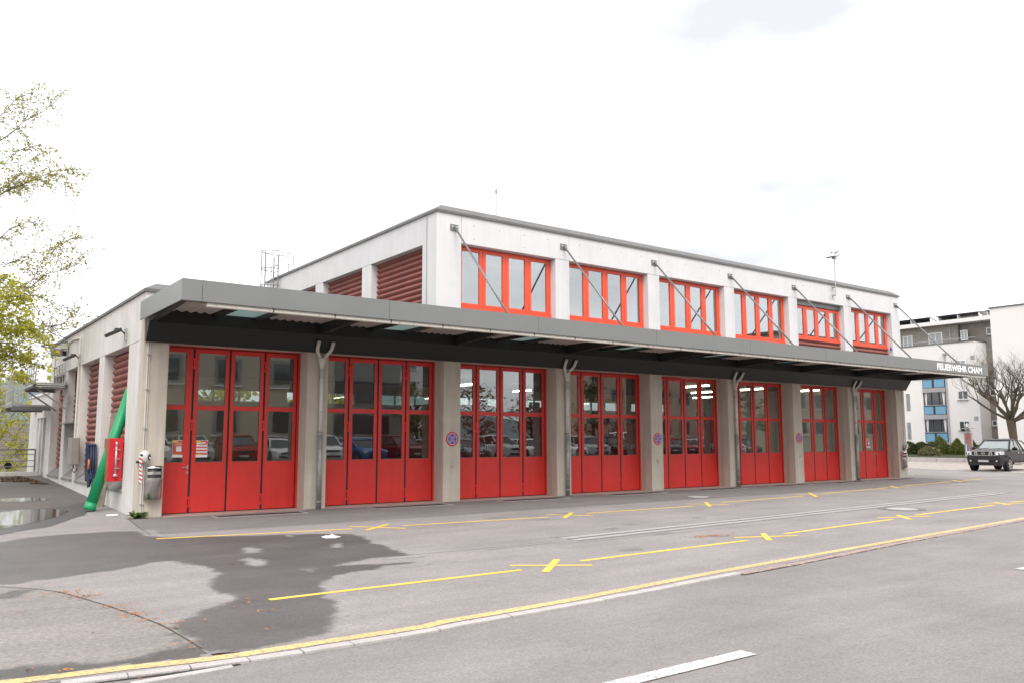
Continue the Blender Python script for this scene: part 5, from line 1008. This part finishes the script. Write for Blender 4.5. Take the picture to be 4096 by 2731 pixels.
# --- bare pollarded tree
def grow(mb, p, d, L, r, lev, rr, up=.25, spread=.55, kids=(3, 4)):
    n = 5; pts = [p]; rs = [r]; q = p.copy(); dv = d.copy()
    for i in range(n):
        dv = (dv+Vector((rr.gauss(0, .11), rr.gauss(0, .11), rr.gauss(0, .07)+up*.12))).normalized(); q = q+dv*L/n; pts.append(q.copy()); rs.append(r*(1-.42*(i+1)/n))
    mb.tube(pts, rs, 7 if lev > 2 else 5 if lev > 1 else 4)
    if lev == 0: return
    for k in range(rr.randint(*kids)):
        t = rr.uniform(.45, 1.0); i = min(n-1, int(t*n)); a = rr.uniform(0, 6.283); base = pts[i].lerp(pts[i+1], t*n-i)
        s = Vector((math.cos(a), math.sin(a), rr.uniform(-.25, .55))).normalized(); nd = (dv*(1-spread)+s*spread).normalized()
        grow(mb, base, nd, L*rr.uniform(.52, .78), rs[i]*.58, lev-1, rr, up, spread, kids)
tb = on(4060, 1885, 'z', 0); tb = Vector((58.5, on(4062, 1800, 'x', 58.5).y, 0)); rr = random.Random(6)
tree = root('bare_tree', tb, 'bare pollarded street tree with many twisting limbs behind the pickup', 'tree'); mb = MB(); top = tb+Vector((-.15, .1, 3.1))
mb.tube([tb, tb+Vector((.05, 0, .8)), tb+Vector((0, .05, 1.6)), top], [.33, .27, .25, .30], 10).build('trunk', 'bark', tree)
mb = MB()
for i in range(15):
    a = i*2*math.pi/15*1.0+rr.uniform(-.2, .2); el = rr.uniform(.22, 1.40); d = Vector((math.cos(a)*math.cos(el), math.sin(a)*math.cos(el), math.sin(el)))
    grow(mb, top+Vector((0, 0, rr.uniform(-.3, .15))), d, rr.uniform(2.25, 3.05), .10, 4, rr, .5, .42, (3, 3))
mb.build('limbs', 'bark', tree, smooth=True)
# ================================================================== VEHICLES
def wheel(parent, M, x, y, r, w_, side):
    t = MB().lathe((x, y, r), [(r*.62, -w_/2), (r*.93, -w_/2), (r, -w_*.33), (r, w_*.33), (r*.93, w_/2), (r*.62, w_/2)], 24, 'y').xform(M).build('wheel', 'tyre', parent, smooth=False)
    yo = y+side*w_*.42
    MB().lathe((x, yo, r), [(.001, -.03*side), (r*.63, -.03*side), (r*.66, .02*side), (r*.60, .02*side)], 24, 'y').xform(M).build('rim_well', 'black_plastic', t)
    sp = MB()
    for k in range(6):
        a = k*math.pi/3+.3; sp.bar((x+.03*math.cos(a), yo+side*.005, r+.03*math.sin(a)), (x+r*.60*math.cos(a), yo+side*.012, r+r*.60*math.sin(a)), r*.17, .025, up=(0, 1, 0))
    sp.lathe((x, yo, r), [(r*.58, .0), (r*.66, .012*side), (r*.66, .03*side), (r*.58, .02*side)], 24, 'y').xform(M).build('rim', 'stainless', t)
def sec(x, h, zl, zt, tuck=.93, sh=.16):
    return [(x, -h*tuck, zl), (x, -h, zl+sh), (x, -h, zt-sh), (x, -h*.93, zt-.03), (x, -h*.80, zt), (x, h*.80, zt), (x, h*.93, zt-.03), (x, h, zt-sh), (x, h, zl+sh), (x, h*tuck, zl)]
def cabin(parent, M, paint, belt, roof, xf0, xf1, xr1, xr0, wb, wt, glass='car_glass', posts=(), label=None):
    """glasshouse: dark glazing with painted pillars and roof skin"""
    a = [(xf0, -wb, belt), (xr0, -wb, belt), (xr0, wb, belt), (xf0, wb, belt)]; b = [(xf1, -wt, roof), (xr1, -wt, roof), (xr1, wt, roof), (xf1, wt, roof)]
    MB().add(a+b, [(0, 1, 5, 4), (1, 2, 6, 5), (2, 3, 7, 6), (3, 0, 4, 7)]).xform(M).build('windows', glass, parent)
    m = MB()
    for i in range(4): m.bar(a[i], b[i], .075, .06)
    for t in posts:
        for s in (-1, 1):
            xb = xf0+(xr0-xf0)*t; xt = xf1+(xr1-xf1)*t; m.bar((xb, s*(wb+.002), belt), (xt, s*(wt+.002), roof), .075, .03, up=(0, 1, 0))
    m.xform(M).build('pillars', paint, parent)
    mid = (xf1+xr1)/2
    MB().loft([[(xf1+.10, -wt*.9, roof-.03), (xf1+.10, wt*.9, roof-.03), (xf1+.06, wt*.85, roof+.0), (xf1+.06, -wt*.85, roof+.0)], [(xf1-.12, -wt-.02, roof-.03), (xf1-.12, wt+.02, roof-.03), (xf1-.12, wt*.86, roof+.055), (xf1-.12, -wt*.86, roof+.055)],
               [(mid, -wt-.03, roof-.03), (mid, wt+.03, roof-.03), (mid, wt*.86, roof+.08), (mid, -wt*.86, roof+.08)], [(xr1+.12, -wt-.02, roof-.03), (xr1+.12, wt+.02, roof-.03), (xr1+.12, wt*.86, roof+.055), (xr1+.12, -wt*.86, roof+.055)],
               [(xr1-.08, -wt*.9, roof-.03), (xr1-.08, wt*.9, roof-.03), (xr1-.06, wt*.85, roof), (xr1-.06, -wt*.85, roof)]]).xform(M).build('roof', paint, parent, smooth=True)
def car(label, loc, rz, paint, kind='suv', group='cars parked across the road'):
    """forward is +x in the car's own frame"""
    c = root('parked_car', loc, label, 'car', group); M = Matrix.Translation(Vector(loc)) @ Matrix.Rotation(rz, 4, 'Z')
    L, W, H, belt, hood = {'suv': (4.5, 1.84, 1.66, 1.08, 1.02), 'hatch': (4.1, 1.76, 1.48, .95, .90), 'sedan': (4.6, 1.82, 1.44, .93, .88), 'van': (4.8, 1.92, 1.95, 1.15, 1.02)}[kind]; h = W/2; f = L/2
    ch = {'suv': .95, 'hatch': .95, 'sedan': 1.15, 'van': .55}[kind]
    MB().loft([sec(f, h*.78, .40, hood-.22, .95, .08), sec(f-.10, h*.90, .28, hood-.13), sec(f-.35, h*.97, .22, hood-.04), sec(f-ch, h, .20, hood+.03), sec(f-ch-.25, h, .20, belt), sec(-f+.5, h, .22, belt+.03), sec(-f+.12, h*.95, .30, belt-.02), sec(-f, h*.85, .40, belt-.14, .95, .08)]).xform(M).build('body', paint, c, smooth=False, bevel=.02)
    wf = f-ch-.05; cabin(c, M, paint, belt, H-.08, wf, wf-.75, -f+(.55 if kind != 'sedan' else 1.15), -f+(.22 if kind != 'sedan' else .55), h*.93, h*.72, posts=(.42, .74))
    MB().box(f-.06, f+.005, -h*.5, h*.5, hood-.36, hood-.22).box(f-.05, f+.004, -h*.62, h*.62, .36, .50).xform(M).build('grille', 'black_plastic', c)
    MB().box(f-.01, f+.012, -.26, .26, .48, .585).xform(M).build('number_plate', 'plate', c)
    for s in (-1, 1):
        MB().box(f-.32, f-.05, s*h*.62, s*h*.93, hood-.30, hood-.155).xform(M).build('headlight', 'headlamp', c, bevel=.02); MB().box(-f-.004, -f+.25, s*h*.66, s*h*.93, belt-.30, belt-.08).xform(M).build('tail_light', 'lamp_red', c)
        MB().ell((wf-.28, s*(h+.10), belt+.07), (.07, .11, .075), 8, 6).xform(M).build('mirror', paint, c, smooth=True)
        for xx in (f-.82, -f+.80):
            MB().lathe((xx, s*(h-.02), .36), [(.001, .024*s), (.385, .024*s)], 20, 'y').xform(M).build('wheel_arch', 'black_plastic', c); wheel(c, M, xx, s*(h-.08), .335, .21, s)
    return c
# --- black pickup on the plaza
pc = Vector((45.9, 1.30, 0)); pk = root('pickup_truck', pc, 'black double-cab pickup with chrome grille parked on the paving', 'pickup truck')
M = Matrix.Translation(pc) @ Matrix.Rotation(math.radians(183), 4, 'Z'); h = .925; f = 2.62
def psec(x, hw, zl, zt): return sec(x, hw, zl, zt, .96, .14)
MB().loft([psec(f-.04, h*.86, .62, 1.06), psec(f-.12, h*.93, .55, 1.10), psec(f-.45, h*.97, .50, 1.16), psec(f-1.15, h*.97, .48, 1.24), psec(f-1.45, h*.97, .46, 1.22), psec(-.55, h*.97, .42, 1.20), psec(-.62, h*.97, .42, 1.20)]).xform(M).build('body', 'car_black', pk, bevel=.02)
MB().box(-2.58, -.68, -h*.96, -h*.90, .50, 1.17).box(-2.58, -.68, h*.90, h*.96, .50, 1.17).box(-2.60, -2.53, -h*.96, h*.96, .50, 1.17).box(-2.5, -.66, -h*.9, h*.9, .60, .66).xform(M).build('load_bed', 'car_black', pk, bevel=.015)
cabin(pk, M, 'car_black', 1.185, 1.70, f-1.28, f-1.98, -.30, -.58, h*.90, h*.70, 'car_glass_light', posts=(.44, .80))
MB().loft([[(f+.00, -h*.86, .33), (f+.00, h*.86, .33), (f+.04, h*.92, .70), (f+.02, h*.90, .86), (f+.02, -h*.90, .86), (f+.04, -h*.92, .70)], [(f-.45, -h*.98, .36), (f-.45, h*.98, .36), (f-.45, h*1.02, .72), (f-.42, h*.99, .90), (f-.42, -h*.99, .90), (f-.45, -h*1.02, .72)]]).xform(M).build('bumper', 'bumper', pk, bevel=.02)
MB().box(f+.0, f+.05, -h*.55, h*.55, .60, .70).xform(M).build('air_intake', 'black_plastic', pk); MB().box(f+.01, f+.05, -.40, .40, .35, .43).xform(M).build('skid_plate', 'bumper', pk)
MB().box(f+.045, f+.068, -.26, .26, .52, .63).xform(M).build('number_plate', 'plate', pk)
# chrome grille: centre mesh, two angled wings, emblem ring
MB().box(f-.05, f+.012, -.33, .33, .88, 1.08).box(f-.06, f+.005, -.58, -.40, .90, 1.08).box(f-.06, f+.005, .40, .58, .90, 1.08).xform(M).build('grille_mesh', 'black_plastic', pk)
gm = MB().bar((f+.015, -.40, .88), (f+.015, .40, .88), .03, .035).bar((f+.012, -.60, 1.095), (f+.012, .60, 1.095), .03, .035)
for s in (-1, 1): gm.bar((f+.015, s*.29, .87), (f+.012, s*.36, 1.09), .075, .03, up=(1, 0, 0)).bar((f+.012, s*.42, .89), (f+.0, s*.42, 1.08), .06, .03, up=(1, 0, 0)).bar((f+.0, s*.60, .89), (f+.0, s*.60, 1.09), .04, .03, up=(1, 0, 0)).bar((f+.012, s*.34, .88), (f-.02, s*.80, .895), .03, .03)
gm.xform(M).build('grille_frame', 'chrome', pk); MB().lathe((f+.02, 0, .985), [(.062, 0), (.062, .012), (.085, .012), (.085, 0)], 20, 'x').box(f+.018, f+.034, -.11, .11, .97, 1.0).xform(M).build('emblem', 'chrome', pk)
for s in (-1, 1):
    MB().loft([[(f+.004, s*.62, .90), (f-.08, s*.86, .91), (f-.10, s*.88, 1.08), (f-.01, s*.62, 1.09)], [(f-.2, s*.62, .90), (f-.42, s*.905, .93), (f-.42, s*.895, 1.10), (f-.22, s*.62, 1.10)]]).xform(M).build('headlight', 'headlamp', pk)
    MB().lathe((f+.03, s*.66, .58), [(.001, .01), (.045, .01)], 14, 'x').xform(M).build('fog_lamp', 'headlamp', pk); MB().lathe((f+.025, s*.66, .58), [(.045, .012), (.085, .004), (.085, -.03)], 14, 'x').xform(M).build('lamp_bezel', 'black_plastic', pk)
    MB().ell((f-1.48, s*(h+.13), 1.23), (.08, .14, .10), 10, 8).xform(M).build('mirror', 'car_black', pk, smooth=True); MB().bar((f-1.55, s*h*.93, 1.19), (f-1.5, s*(h+.08), 1.20), .05, .04).xform(M).build('mirror_arm', 'black_plastic', pk)
    for xx in (f-.90, -f+1.10):
        MB().lathe((xx, s*(h-.03), .40), [(.40, -.02*s), (.50, -.02*s), (.50, .05*s), (.40, .06*s)], 20, 'y', arc=math.pi*1.04, a0=-.06).xform(M).build('wheel_flare', 'car_black', pk, smooth=True)
        MB().lathe((xx, s*(h-.04), .40), [(.001, .018*s), (.46, .018*s)], 20, 'y').xform(M).build('wheel_arch', 'black_plastic', pk); wheel(pk, M, xx, s*(h-.075), .385, .25, s)
    MB().tube([M @ Vector((f-1.45, s*(h+.04), .44)), M @ Vector((-.75, s*(h+.04), .44))], .035, 10).build('side_step', 'chrome', pk)
    MB().tube([M @ Vector((-.62, s*h*.70, 1.72)), M @ Vector((-.95, s*h*.78, 1.62)), M @ Vector((-1.75, s*h*.86, 1.16))], .05, 10).build('roll_bar', 'chrome', pk)
    for xx in (f-2.35, -.30): MB().box(xx-.09, xx+.09, s*h*.965, s*(h*.965+.03), .98, 1.02).xform(M).build('door_handle', 'chrome', pk)
    for xx in (f-1.42, f-2.45): MB().box(xx-.006, xx+.006, s*(h*.97-.004), s*(h*.97+.003), .50, 1.05).xform(M).build('door_gap', 'black_plastic', pk)
for s in (-.35, .35): MB().bar(M @ Vector((f-1.30, s-.35, 1.235)), M @ Vector((f-1.42, s+.3, 1.27)), .02, .015).build('wiper', 'black_plastic', pk)
MB().tube([M @ Vector((f-2.0, .0, 1.76)), M @ Vector((f-1.9, 0, 1.88))], .01, 5).build('aerial', 'black_plastic', pk)
# --- tail of the car cut by the frame edge
car('dark car with a red tail light cut off by the photo edge', (42.9, -3.55, 0), math.radians(3), 'car_black', 'hatch', 'cars on the plaza')
car_park = MB().box(2.5, 62, -30.6, -22.6, -.3, .42).build('car_park', 'asphalt_road', label='slightly raised tarmac car park across the road', category='car park', kind='structure')
# --- row of cars across the road, mirrored in the door panes
row = [('car_white', 'van'), ('car_silver', 'suv'), ('car_red', 'suv'), ('car_white', 'hatch'), ('car_white', 'suv'), ('car_blue', 'hatch'), ('car_darkred', 'suv'), ('car_silver', 'hatch'), ('car_grey', 'sedan'), ('car_silver', 'suv'), ('car_white', 'hatch'), ('car_white', 'sedan'), ('car_silver', 'suv'), ('car_black', 'suv'), ('car_white', 'van'), ('car_grey', 'suv'), ('car_red', 'hatch'), ('car_silver', 'sedan'), ('car_white', 'suv'), ('car_darkred', 'hatch')]
names = {'car_white': 'white', 'car_silver': 'silver', 'car_red': 'red', 'car_blue': 'blue', 'car_darkred': 'dark red', 'car_grey': 'grey', 'car_black': 'black'}; ordn = 'first second third fourth fifth sixth seventh eighth ninth tenth eleventh twelfth thirteenth fourteenth fifteenth sixteenth seventeenth eighteenth nineteenth twentieth'.split()
for i, (p_, k_) in enumerate(row):
    car(f'{names[p_]} {k_} parked {ordn[i]} in the row mirrored in the doors', (5.8+i*2.55+(.3 if i > 9 else 0), -25.4+rng.uniform(-.2, .2), .422), math.radians(90+rng.uniform(-9, 9)), p_, k_)
# ================================================================== HOUSES ACROSS THE ROAD (seen in the glass)
def house(name, label, x0, x1, y1, depth, hgt, mt, wins, roofmt='coping', band=None):
    b = root(name, ((x0+x1)/2, y1-depth/2, 0), label, 'house', 'houses across the road')
    MB().box(x0, x1, y1-depth, y1, 0, hgt).build('wall', mt, b); MB().box(x0-.3, x1+.3, y1-depth-.3, y1+.3, hgt, hgt+.3).build('roof', roofmt, b)
    for (xa, w_, z0_, z1_) in wins:
        f_ = MB().box(xa-.22, xa+w_+.22, y1, y1+.05, z0_-.2, z1_+.2).build('window', 'render_grey', b); MB().box(xa, xa+w_, y1+.052, y1+.06, z0_, z1_).build('pane', 'far_glass', f_); MB().box(xa-.3, xa+w_+.3, y1, y1+.18, z0_-.3, z0_-.21).build('sill', 'render_white', f_)
    if band: MB().box(*band[:2], y1+.001, y1+.4, *band[2:]).build('balcony', 'frame_dark', b)
    return b
house('beige_house', 'long beige rendered house with two rows of windows across the road', -14, 19.5, -31.5, 10, 9.5, 'render_beige', [(x, 1.25, z, z+1.35) for x in (-10, -6.5, -3, .6, 4.2, 8.0, 11.6, 15.2) for z in (2.3, 5.45)])
house('grey_house', 'modern grey house with dark window bands across the road', 20.5, 26.5, -35, 9, 8.5, 'render_grey', [(21.2, 4.4, 2.2, 3.6)], band=(20.8, 26.2, 4.7, 6.1))
house('white_house', 'tall pale house standing back across the road', 28, 36, -44, 10, 14, 'render_white', [(x, 1.2, z, z+1.4) for x in (29.2, 31.6, 34) for z in (2.4, 5.4, 8.4)])
house('pink_house', 'pinkish house with a glazed bay across the road', 52, 66, -40, 10, 13, 'render_pink', [(x, 1.3, z, z+1.2) for x in (53.5, 57, 60.5, 63.5) for z in (2.4, 5.6, 8.8)])
house('ochre_house', 'wide ochre block across the road far to the right', 74, 108, -36, 12, 13.5, 'render_beige', [(75+i*3.6, 1.5, z, z+1.4) for i in range(9) for z in (2.5, 5.5, 8.5, 11.0)])
# ================================================================== TREES AND THE LEFT EDGE
def leaf_at(mb, p, s, r):
    d1 = Vector((r.gauss(0, 1), r.gauss(0, 1), r.gauss(0, .7))).normalized()*s; d2 = d1.cross(Vector((r.gauss(0, 1), r.gauss(0, 1), r.gauss(0, 1)))).normalized()*s*.62
    mb.add([p-d1, p+d2, p+d1, p-d2], [(0, 1, 2, 3)])
def traced_tree(name, label, trunk_px, depth, limbs, leafmt, leaf, seed, twigs=(9, .9), per=16, bark='bark_dark', trunk_r=.22, base=None):
    """limbs: polylines of photo pixels, read at the tree's own depth with depth scatter; twigs and leaves grow from them"""
    r = random.Random(seed); b0 = at(trunk_px, 1700, depth); gz = ramp(b0.x, b0.y); tb_ = Vector((b0.x, b0.y, gz if base is None else base))
    t = root(name, tb_, label, 'tree'); tops = min(p[1] for l in limbs for p in l); topz = at(trunk_px, tops, depth).z
    mb = MB(); n = 9; mb.tube([tb_+Vector((.12*math.sin(i*.9), .1*math.cos(i*1.3), (topz-tb_.z)*i/n)) for i in range(n+1)], [trunk_r*(1-.85*i/n)+.01 for i in range(n+1)], 9); mb.build('trunk', bark, t, smooth=True)
    wood, lv = MB(), MB()
    for li, l in enumerate(limbs):
        dz = r.uniform(-1.6, 1.6); pts = []
        p0 = at(trunk_px, l[0][1]+55, depth); pts.append(Vector((tb_.x, tb_.y, p0.z)))
        for i, q_ in enumerate(l): pts.append(at(q_[0], q_[1], depth+dz*(i+1)/len(l)))
        w = .42*(l[0][2] if len(l[0]) > 2 else .055); rs = [w*(1-.8*i/(len(pts)-1)) for i in range(len(pts))]; wood.tube(pts, rs, 6)
        for i in range(1, len(pts)):
            seg = pts[i]-pts[i-1]; m = max(1, int(seg.length*twigs[0]*(.5 if i == 1 else 1)))
            for k in range(m):
                b_ = pts[i-1]+seg*r.random(); d = (seg.normalized()*.5+Vector((r.gauss(0, .7), r.gauss(0, .7), r.gauss(.05, .6)))).normalized(); L = twigs[1]*r.uniform(.35, 1.15); q = [b_]; dd_ = d
                for s in range(4): dd_ = (dd_+Vector((r.gauss(0, .22), r.gauss(0, .22), r.gauss(-.04, .2)))).normalized(); q.append(q[-1]+dd_*L/4)
                wood.tube(q, [.011, .009, .007, .005, .003], 4, caps=False)
                for s in range(r.randint(int(per*.5), int(per*1.4))):
                    u = r.uniform(.25, 4); j = min(3, int(u)); leaf_at(lv, q[j].lerp(q[j+1], u-j)+Vector((r.gauss(0, .07), r.gauss(0, .07), r.gauss(-.03, .07))), leaf*r.uniform(.55, 1.25), r)
    wood.build('limbs', bark, t, smooth=True); lv.build('crown', leafmt, t); return t
def P1(*a): return [Y1(*p[:2])+tuple(p[2:]) for p in a]
limbs = [P1((-40, 380, .06), (0, 345), (75, 295), (115, 250), (240, 185), (310, 90)), P1((-60, 260, .05), (20, 200), (90, 120), (170, 90)), P1((-40, 650, .07), (50, 600), (130, 570), (210, 535), (275, 505), (400, 490)), P1((-30, 610, .04), (60, 560), (115, 470), (180, 440), (250, 440)),
         P1((90, 580, .02), (200, 548), (330, 560), (390, 620)), P1((-50, 900, .05), (60, 800), (150, 770), (230, 770)), P1((-40, 1115, .06), (80, 1108), (165, 1110), (240, 1040), (330, 1020), (430, 940)), P1((150, 1110, .03), (230, 960), (300, 880), (400, 850)),
         P1((-30, 1340, .07), (150, 1325), (250, 1332), (285, 1360), (345, 1374)), P1((150, 1170, .04), (200, 1240), (232, 1322), (330, 1300), (440, 1210)), P1((60, 1180, .03), (160, 1150), (260, 1180), (360, 1230), (450, 1260)), P1((-40, 1000, .04), (60, 985), (150, 940), (200, 900)), P1((-40, 480, .04), (30, 460), (80, 400), (190, 370))]
traced_tree('birch_tree', 'tall spring birch with thin yellow-green leaves over the left edge', -420, 27, limbs, 'leaf_spring', .046, 5, (9, 1.0), 22)
limbs2 = [P1((-60, 1120, .07), (20, 1060), (80, 1080)), P1((-80, 1300, .07), (40, 1200), (110, 1150)), P1((-60, 1350, .08), (60, 1330), (150, 1330), (190, 1360)), P1((-60, 1400, .08), (60, 1400), (140, 1420), (180, 1440)), P1((-60, 1480, .06), (50, 1470), (120, 1480), (165, 1530)), P1((-60, 1240, .05), (60, 1260), (120, 1300)), P1((-50, 1540, .05), (40, 1540), (110, 1580))]
traced_tree('maple_tree', 'dense bright yellow-green maple boughs low at the left edge', -480, 24, limbs2, 'leaf_yellow', .055, 9, (12, .85), 40)
limbs3 = [[(-40, 1640, .05), (20, 1560), (60, 1520), (90, 1480)], [(0, 1760, .05), (50, 1660), (90, 1600), (118, 1560)], [(10, 1840, .05), (60, 1740), (100, 1690), (125, 1660)], [(20, 1860, .04), (70, 1800), (110, 1760), (130, 1740)], [(-30, 1700, .04), (10, 1640), (20, 1580), (40, 1540)], [(30, 1880, .04), (80, 1850), (120, 1830)], [(-20, 1800, .04), (0, 1720), (30, 1680)]]
traced_tree('thicket_tree', 'loose yellow-green thicket tree growing behind the railing', -30, 42, limbs3, 'leaf_yellow', .06, 12, (8, 1.1), 24, base=-3.0)
# parapet, railing and leaf litter at the end of the yard
pr = root('railing', (-3.5, 15.3, .45), 'grey tube railing on a low concrete parapet at the end of the yard', 'railing'); e1 = on(149, 1902, 'z', .45); e0 = Vector((e1.x-9, e1.y-.9, .45))
dv_ = (e1-e0).normalized(); nv_ = Vector((-dv_.y, dv_.x, 0))*.14
def pbox(a, b, z0_, z1_, nv): return MB().add([Vector((p.x, p.y, z)) for z in (z0_, z1_) for p in (a-nv, b-nv, b+nv, a+nv)], [(0, 3, 2, 1), (4, 5, 6, 7), (0, 1, 5, 4), (1, 2, 6, 5), (2, 3, 7, 6), (3, 0, 4, 7)])
pbox(e0, e1, -.5, .62, nv_).build('parapet', 'concrete_side', pr, bevel=.01); ztop = .62; eR = e1-dv_*.12
for z in (.85, .66, .42, .2): MB().tube([Vector((e0.x, e0.y, ztop+z*.96)), Vector((eR.x, eR.y, ztop+z*.96))], .026 if z == .85 else .014, 8).build('rail', 'grey_steel', pr)
for t in (0, .25, .5, .75, 1.0): p = e0.lerp(eR, t); MB().tube([Vector((p.x, p.y, ztop)), Vector((p.x, p.y, ztop+.82))], .026, 8).build('post', 'grey_steel', pr)
pp = e0.lerp(e1, .90)+Vector((.0, 1.2, 0)); ppx = at(32, 1862, 37.5)
wp = root('drain_pipe_end', ppx, 'open end of a pale pipe lying behind the railing', 'pipe'); vd = (CAM-ppx).normalized()
MB().tube([ppx-vd*1.5, ppx], .16, 16, caps=False).build('barrel', 'white_plastic', wp); MB().tube([ppx-vd*.25, ppx-vd*.2], .155, 16).build('bore', 'seal_black', wp)
r = random.Random(2); mb = MB()
for i in range(6000):
    px = r.uniform(0, 270); py = 1935-r.random()**1.4*42-(8 if px < 120 else 0)+max(0, (px-120)*.02); p = GR(px, py)
    if p.y > 15.2 or p.x > -.03: continue
    s = r.uniform(.018, .042); a = r.uniform(0, 6.28); u = Vector((math.cos(a), math.sin(a), r.uniform(-.2, .6)))*s; v = Vector((-math.sin(a), math.cos(a), r.uniform(-.2, .6)))*s*.6; p = p+Vector((0, 0, .02)); mb.add([p-u, p+v, p+u, p-v], [(0, 1, 2, 3)])
mb.build('leaves', 'leaf_litter', label='drift of brown fallen leaves below the parapet', category='leaf litter', kind='stuff')
# house roof glimpsed through the thicket, and the wooded hill behind
hz_ = root('tiled_house', (-6, 48, -4), 'house with a brown tiled roof below the yard behind the thicket', 'house'); c0_ = at(90, 1840, 62); cx_, cy_ = c0_.x, c0_.y
zt_ = at(90, 1690, 62).z; zb2 = at(90, 1900, 62).z
M = Matrix.Translation(Vector((cx_, cy_, 0))) @ Matrix.Rotation(-.05, 4, 'Z')
MB().add([(-12, -4, zb2), (9, -4, zb2), (9, 3, zt_), (-12, 3, zt_), (-12, 10, zb2), (9, 10, zb2), (-12, -4, zb2-.2), (9, -4, zb2-.2)], [(0, 1, 2, 3), (3, 2, 5, 4), (6, 7, 1, 0)]).xform(M).build('roof', 'roof_tiles', hz_); MB().box(-11.5, 8.5, -3.5, 9.5, -5, zb2-.1).xform(M).build('wall', 'render_white', hz_)
mb = MB(); n = 60; k = 0
for i in range(n+1):
    a = math.radians(-75+i*5.0); R_ = 3600; hgt = 120+265*(math.exp(-((math.degrees(a)+2)/14)**2))+70*math.sin(i*.7)+40*math.sin(i*1.9)
    for t, hh in ((.7, 0), (.85, .55), (1.0, 1.0), (1.15, .5)): mb.v.append(Vector((math.sin(a)*R_*t, math.cos(a)*R_*t, -5+max(35, hgt)*hh)))
for i in range(n):
    for j in range(3): mb.f.append((i*4+j, i*4+4+j, i*4+5+j, i*4+1+j))
mb.build('hills', 'hill', smooth=True, label='bluish-green wooded hill on the horizon behind the left flank', category='hill', kind='structure')
# trees across the road, mirrored in the panes
def crown_tree(name, label, loc, hgt, rad, mt, n, leaf, seed, conifer=False):
    r = random.Random(seed); loc = Vector(loc); t = root(name, loc, label, 'tree', 'trees across the road'); mb = MB(); mb.tube([loc, loc+Vector((.1, 0, hgt*.45)), loc+Vector((0, .1, hgt*.9))], [rad*.07, rad*.05, .03], 8)
    tips = []
    for i in range(26):
        z = hgt*r.uniform(.25, .9); a = r.uniform(0, 6.28); rr_ = rad*((1-z/hgt)*1.15+.05 if conifer else math.sqrt(max(.05, 1-((z/hgt-.6)/.42)**2)))*r.uniform(.6, 1); p1 = loc+Vector((rr_*math.cos(a), rr_*math.sin(a), z+(0 if conifer else rad*.2))); mb.tube([loc+Vector((0, 0, z*.8)), p1], [.06, .015], 5); tips.append(p1)
    mb.build('trunk', 'bark', t); lv = MB()
    for i in range(n):
        c = r.choice(tips); q = c.lerp(loc+Vector((0, 0, c.z-loc.z)), r.random()**2*.8); leaf_at(lv, q+Vector((r.gauss(0, rad*.12), r.gauss(0, rad*.12), r.gauss(0, rad*.1))), leaf*r.uniform(.5, 1.3), r)
    lv.build('crown', mt, t)
for i, (x_, y_, h_, rd, mt, cf, lab) in enumerate([(37, -40, 6.5, 2.4, 'leaf_olive', False, 'small olive tree beside the pale house'), (41.5, -38, 5.5, 2.2, 'leaf_olive', False, 'small olive tree in the gap between houses'), (45, -41, 7.5, 2.6, 'leaf_olive', False, 'sparse tree left of the pink house'), (49, -38, 9, 2.6, 'leaf_dark', True, 'dark conifer beside the pink house'), (68.5, -35, 12, 3.2, 'leaf_dark', True, 'tall dark conifer right of the pink house'), (26.8, -33, 6, 1.8, 'leaf_weed', False, 'green tree beside the modern grey house')]):
    crown_tree('street_tree', lab+', across the road', (x_, y_, 0), h_, rd, mt, 1800 if cf else 900, .14, 50+i, cf)
for i, (x_, y_, h_, rd) in enumerate([(3, 24, 5.5, 2.8), (9, 25, 5.6, 3.0), (15, 24.5, 5.2, 2.7)]):
    crown_tree('garden_tree', ('first', 'second', 'third')[i]+' yellow-green tree behind the hall, seen through its rear windows', (x_, y_, 0), h_, rd, 'leaf_yellow', 2200, .16, 80+i)
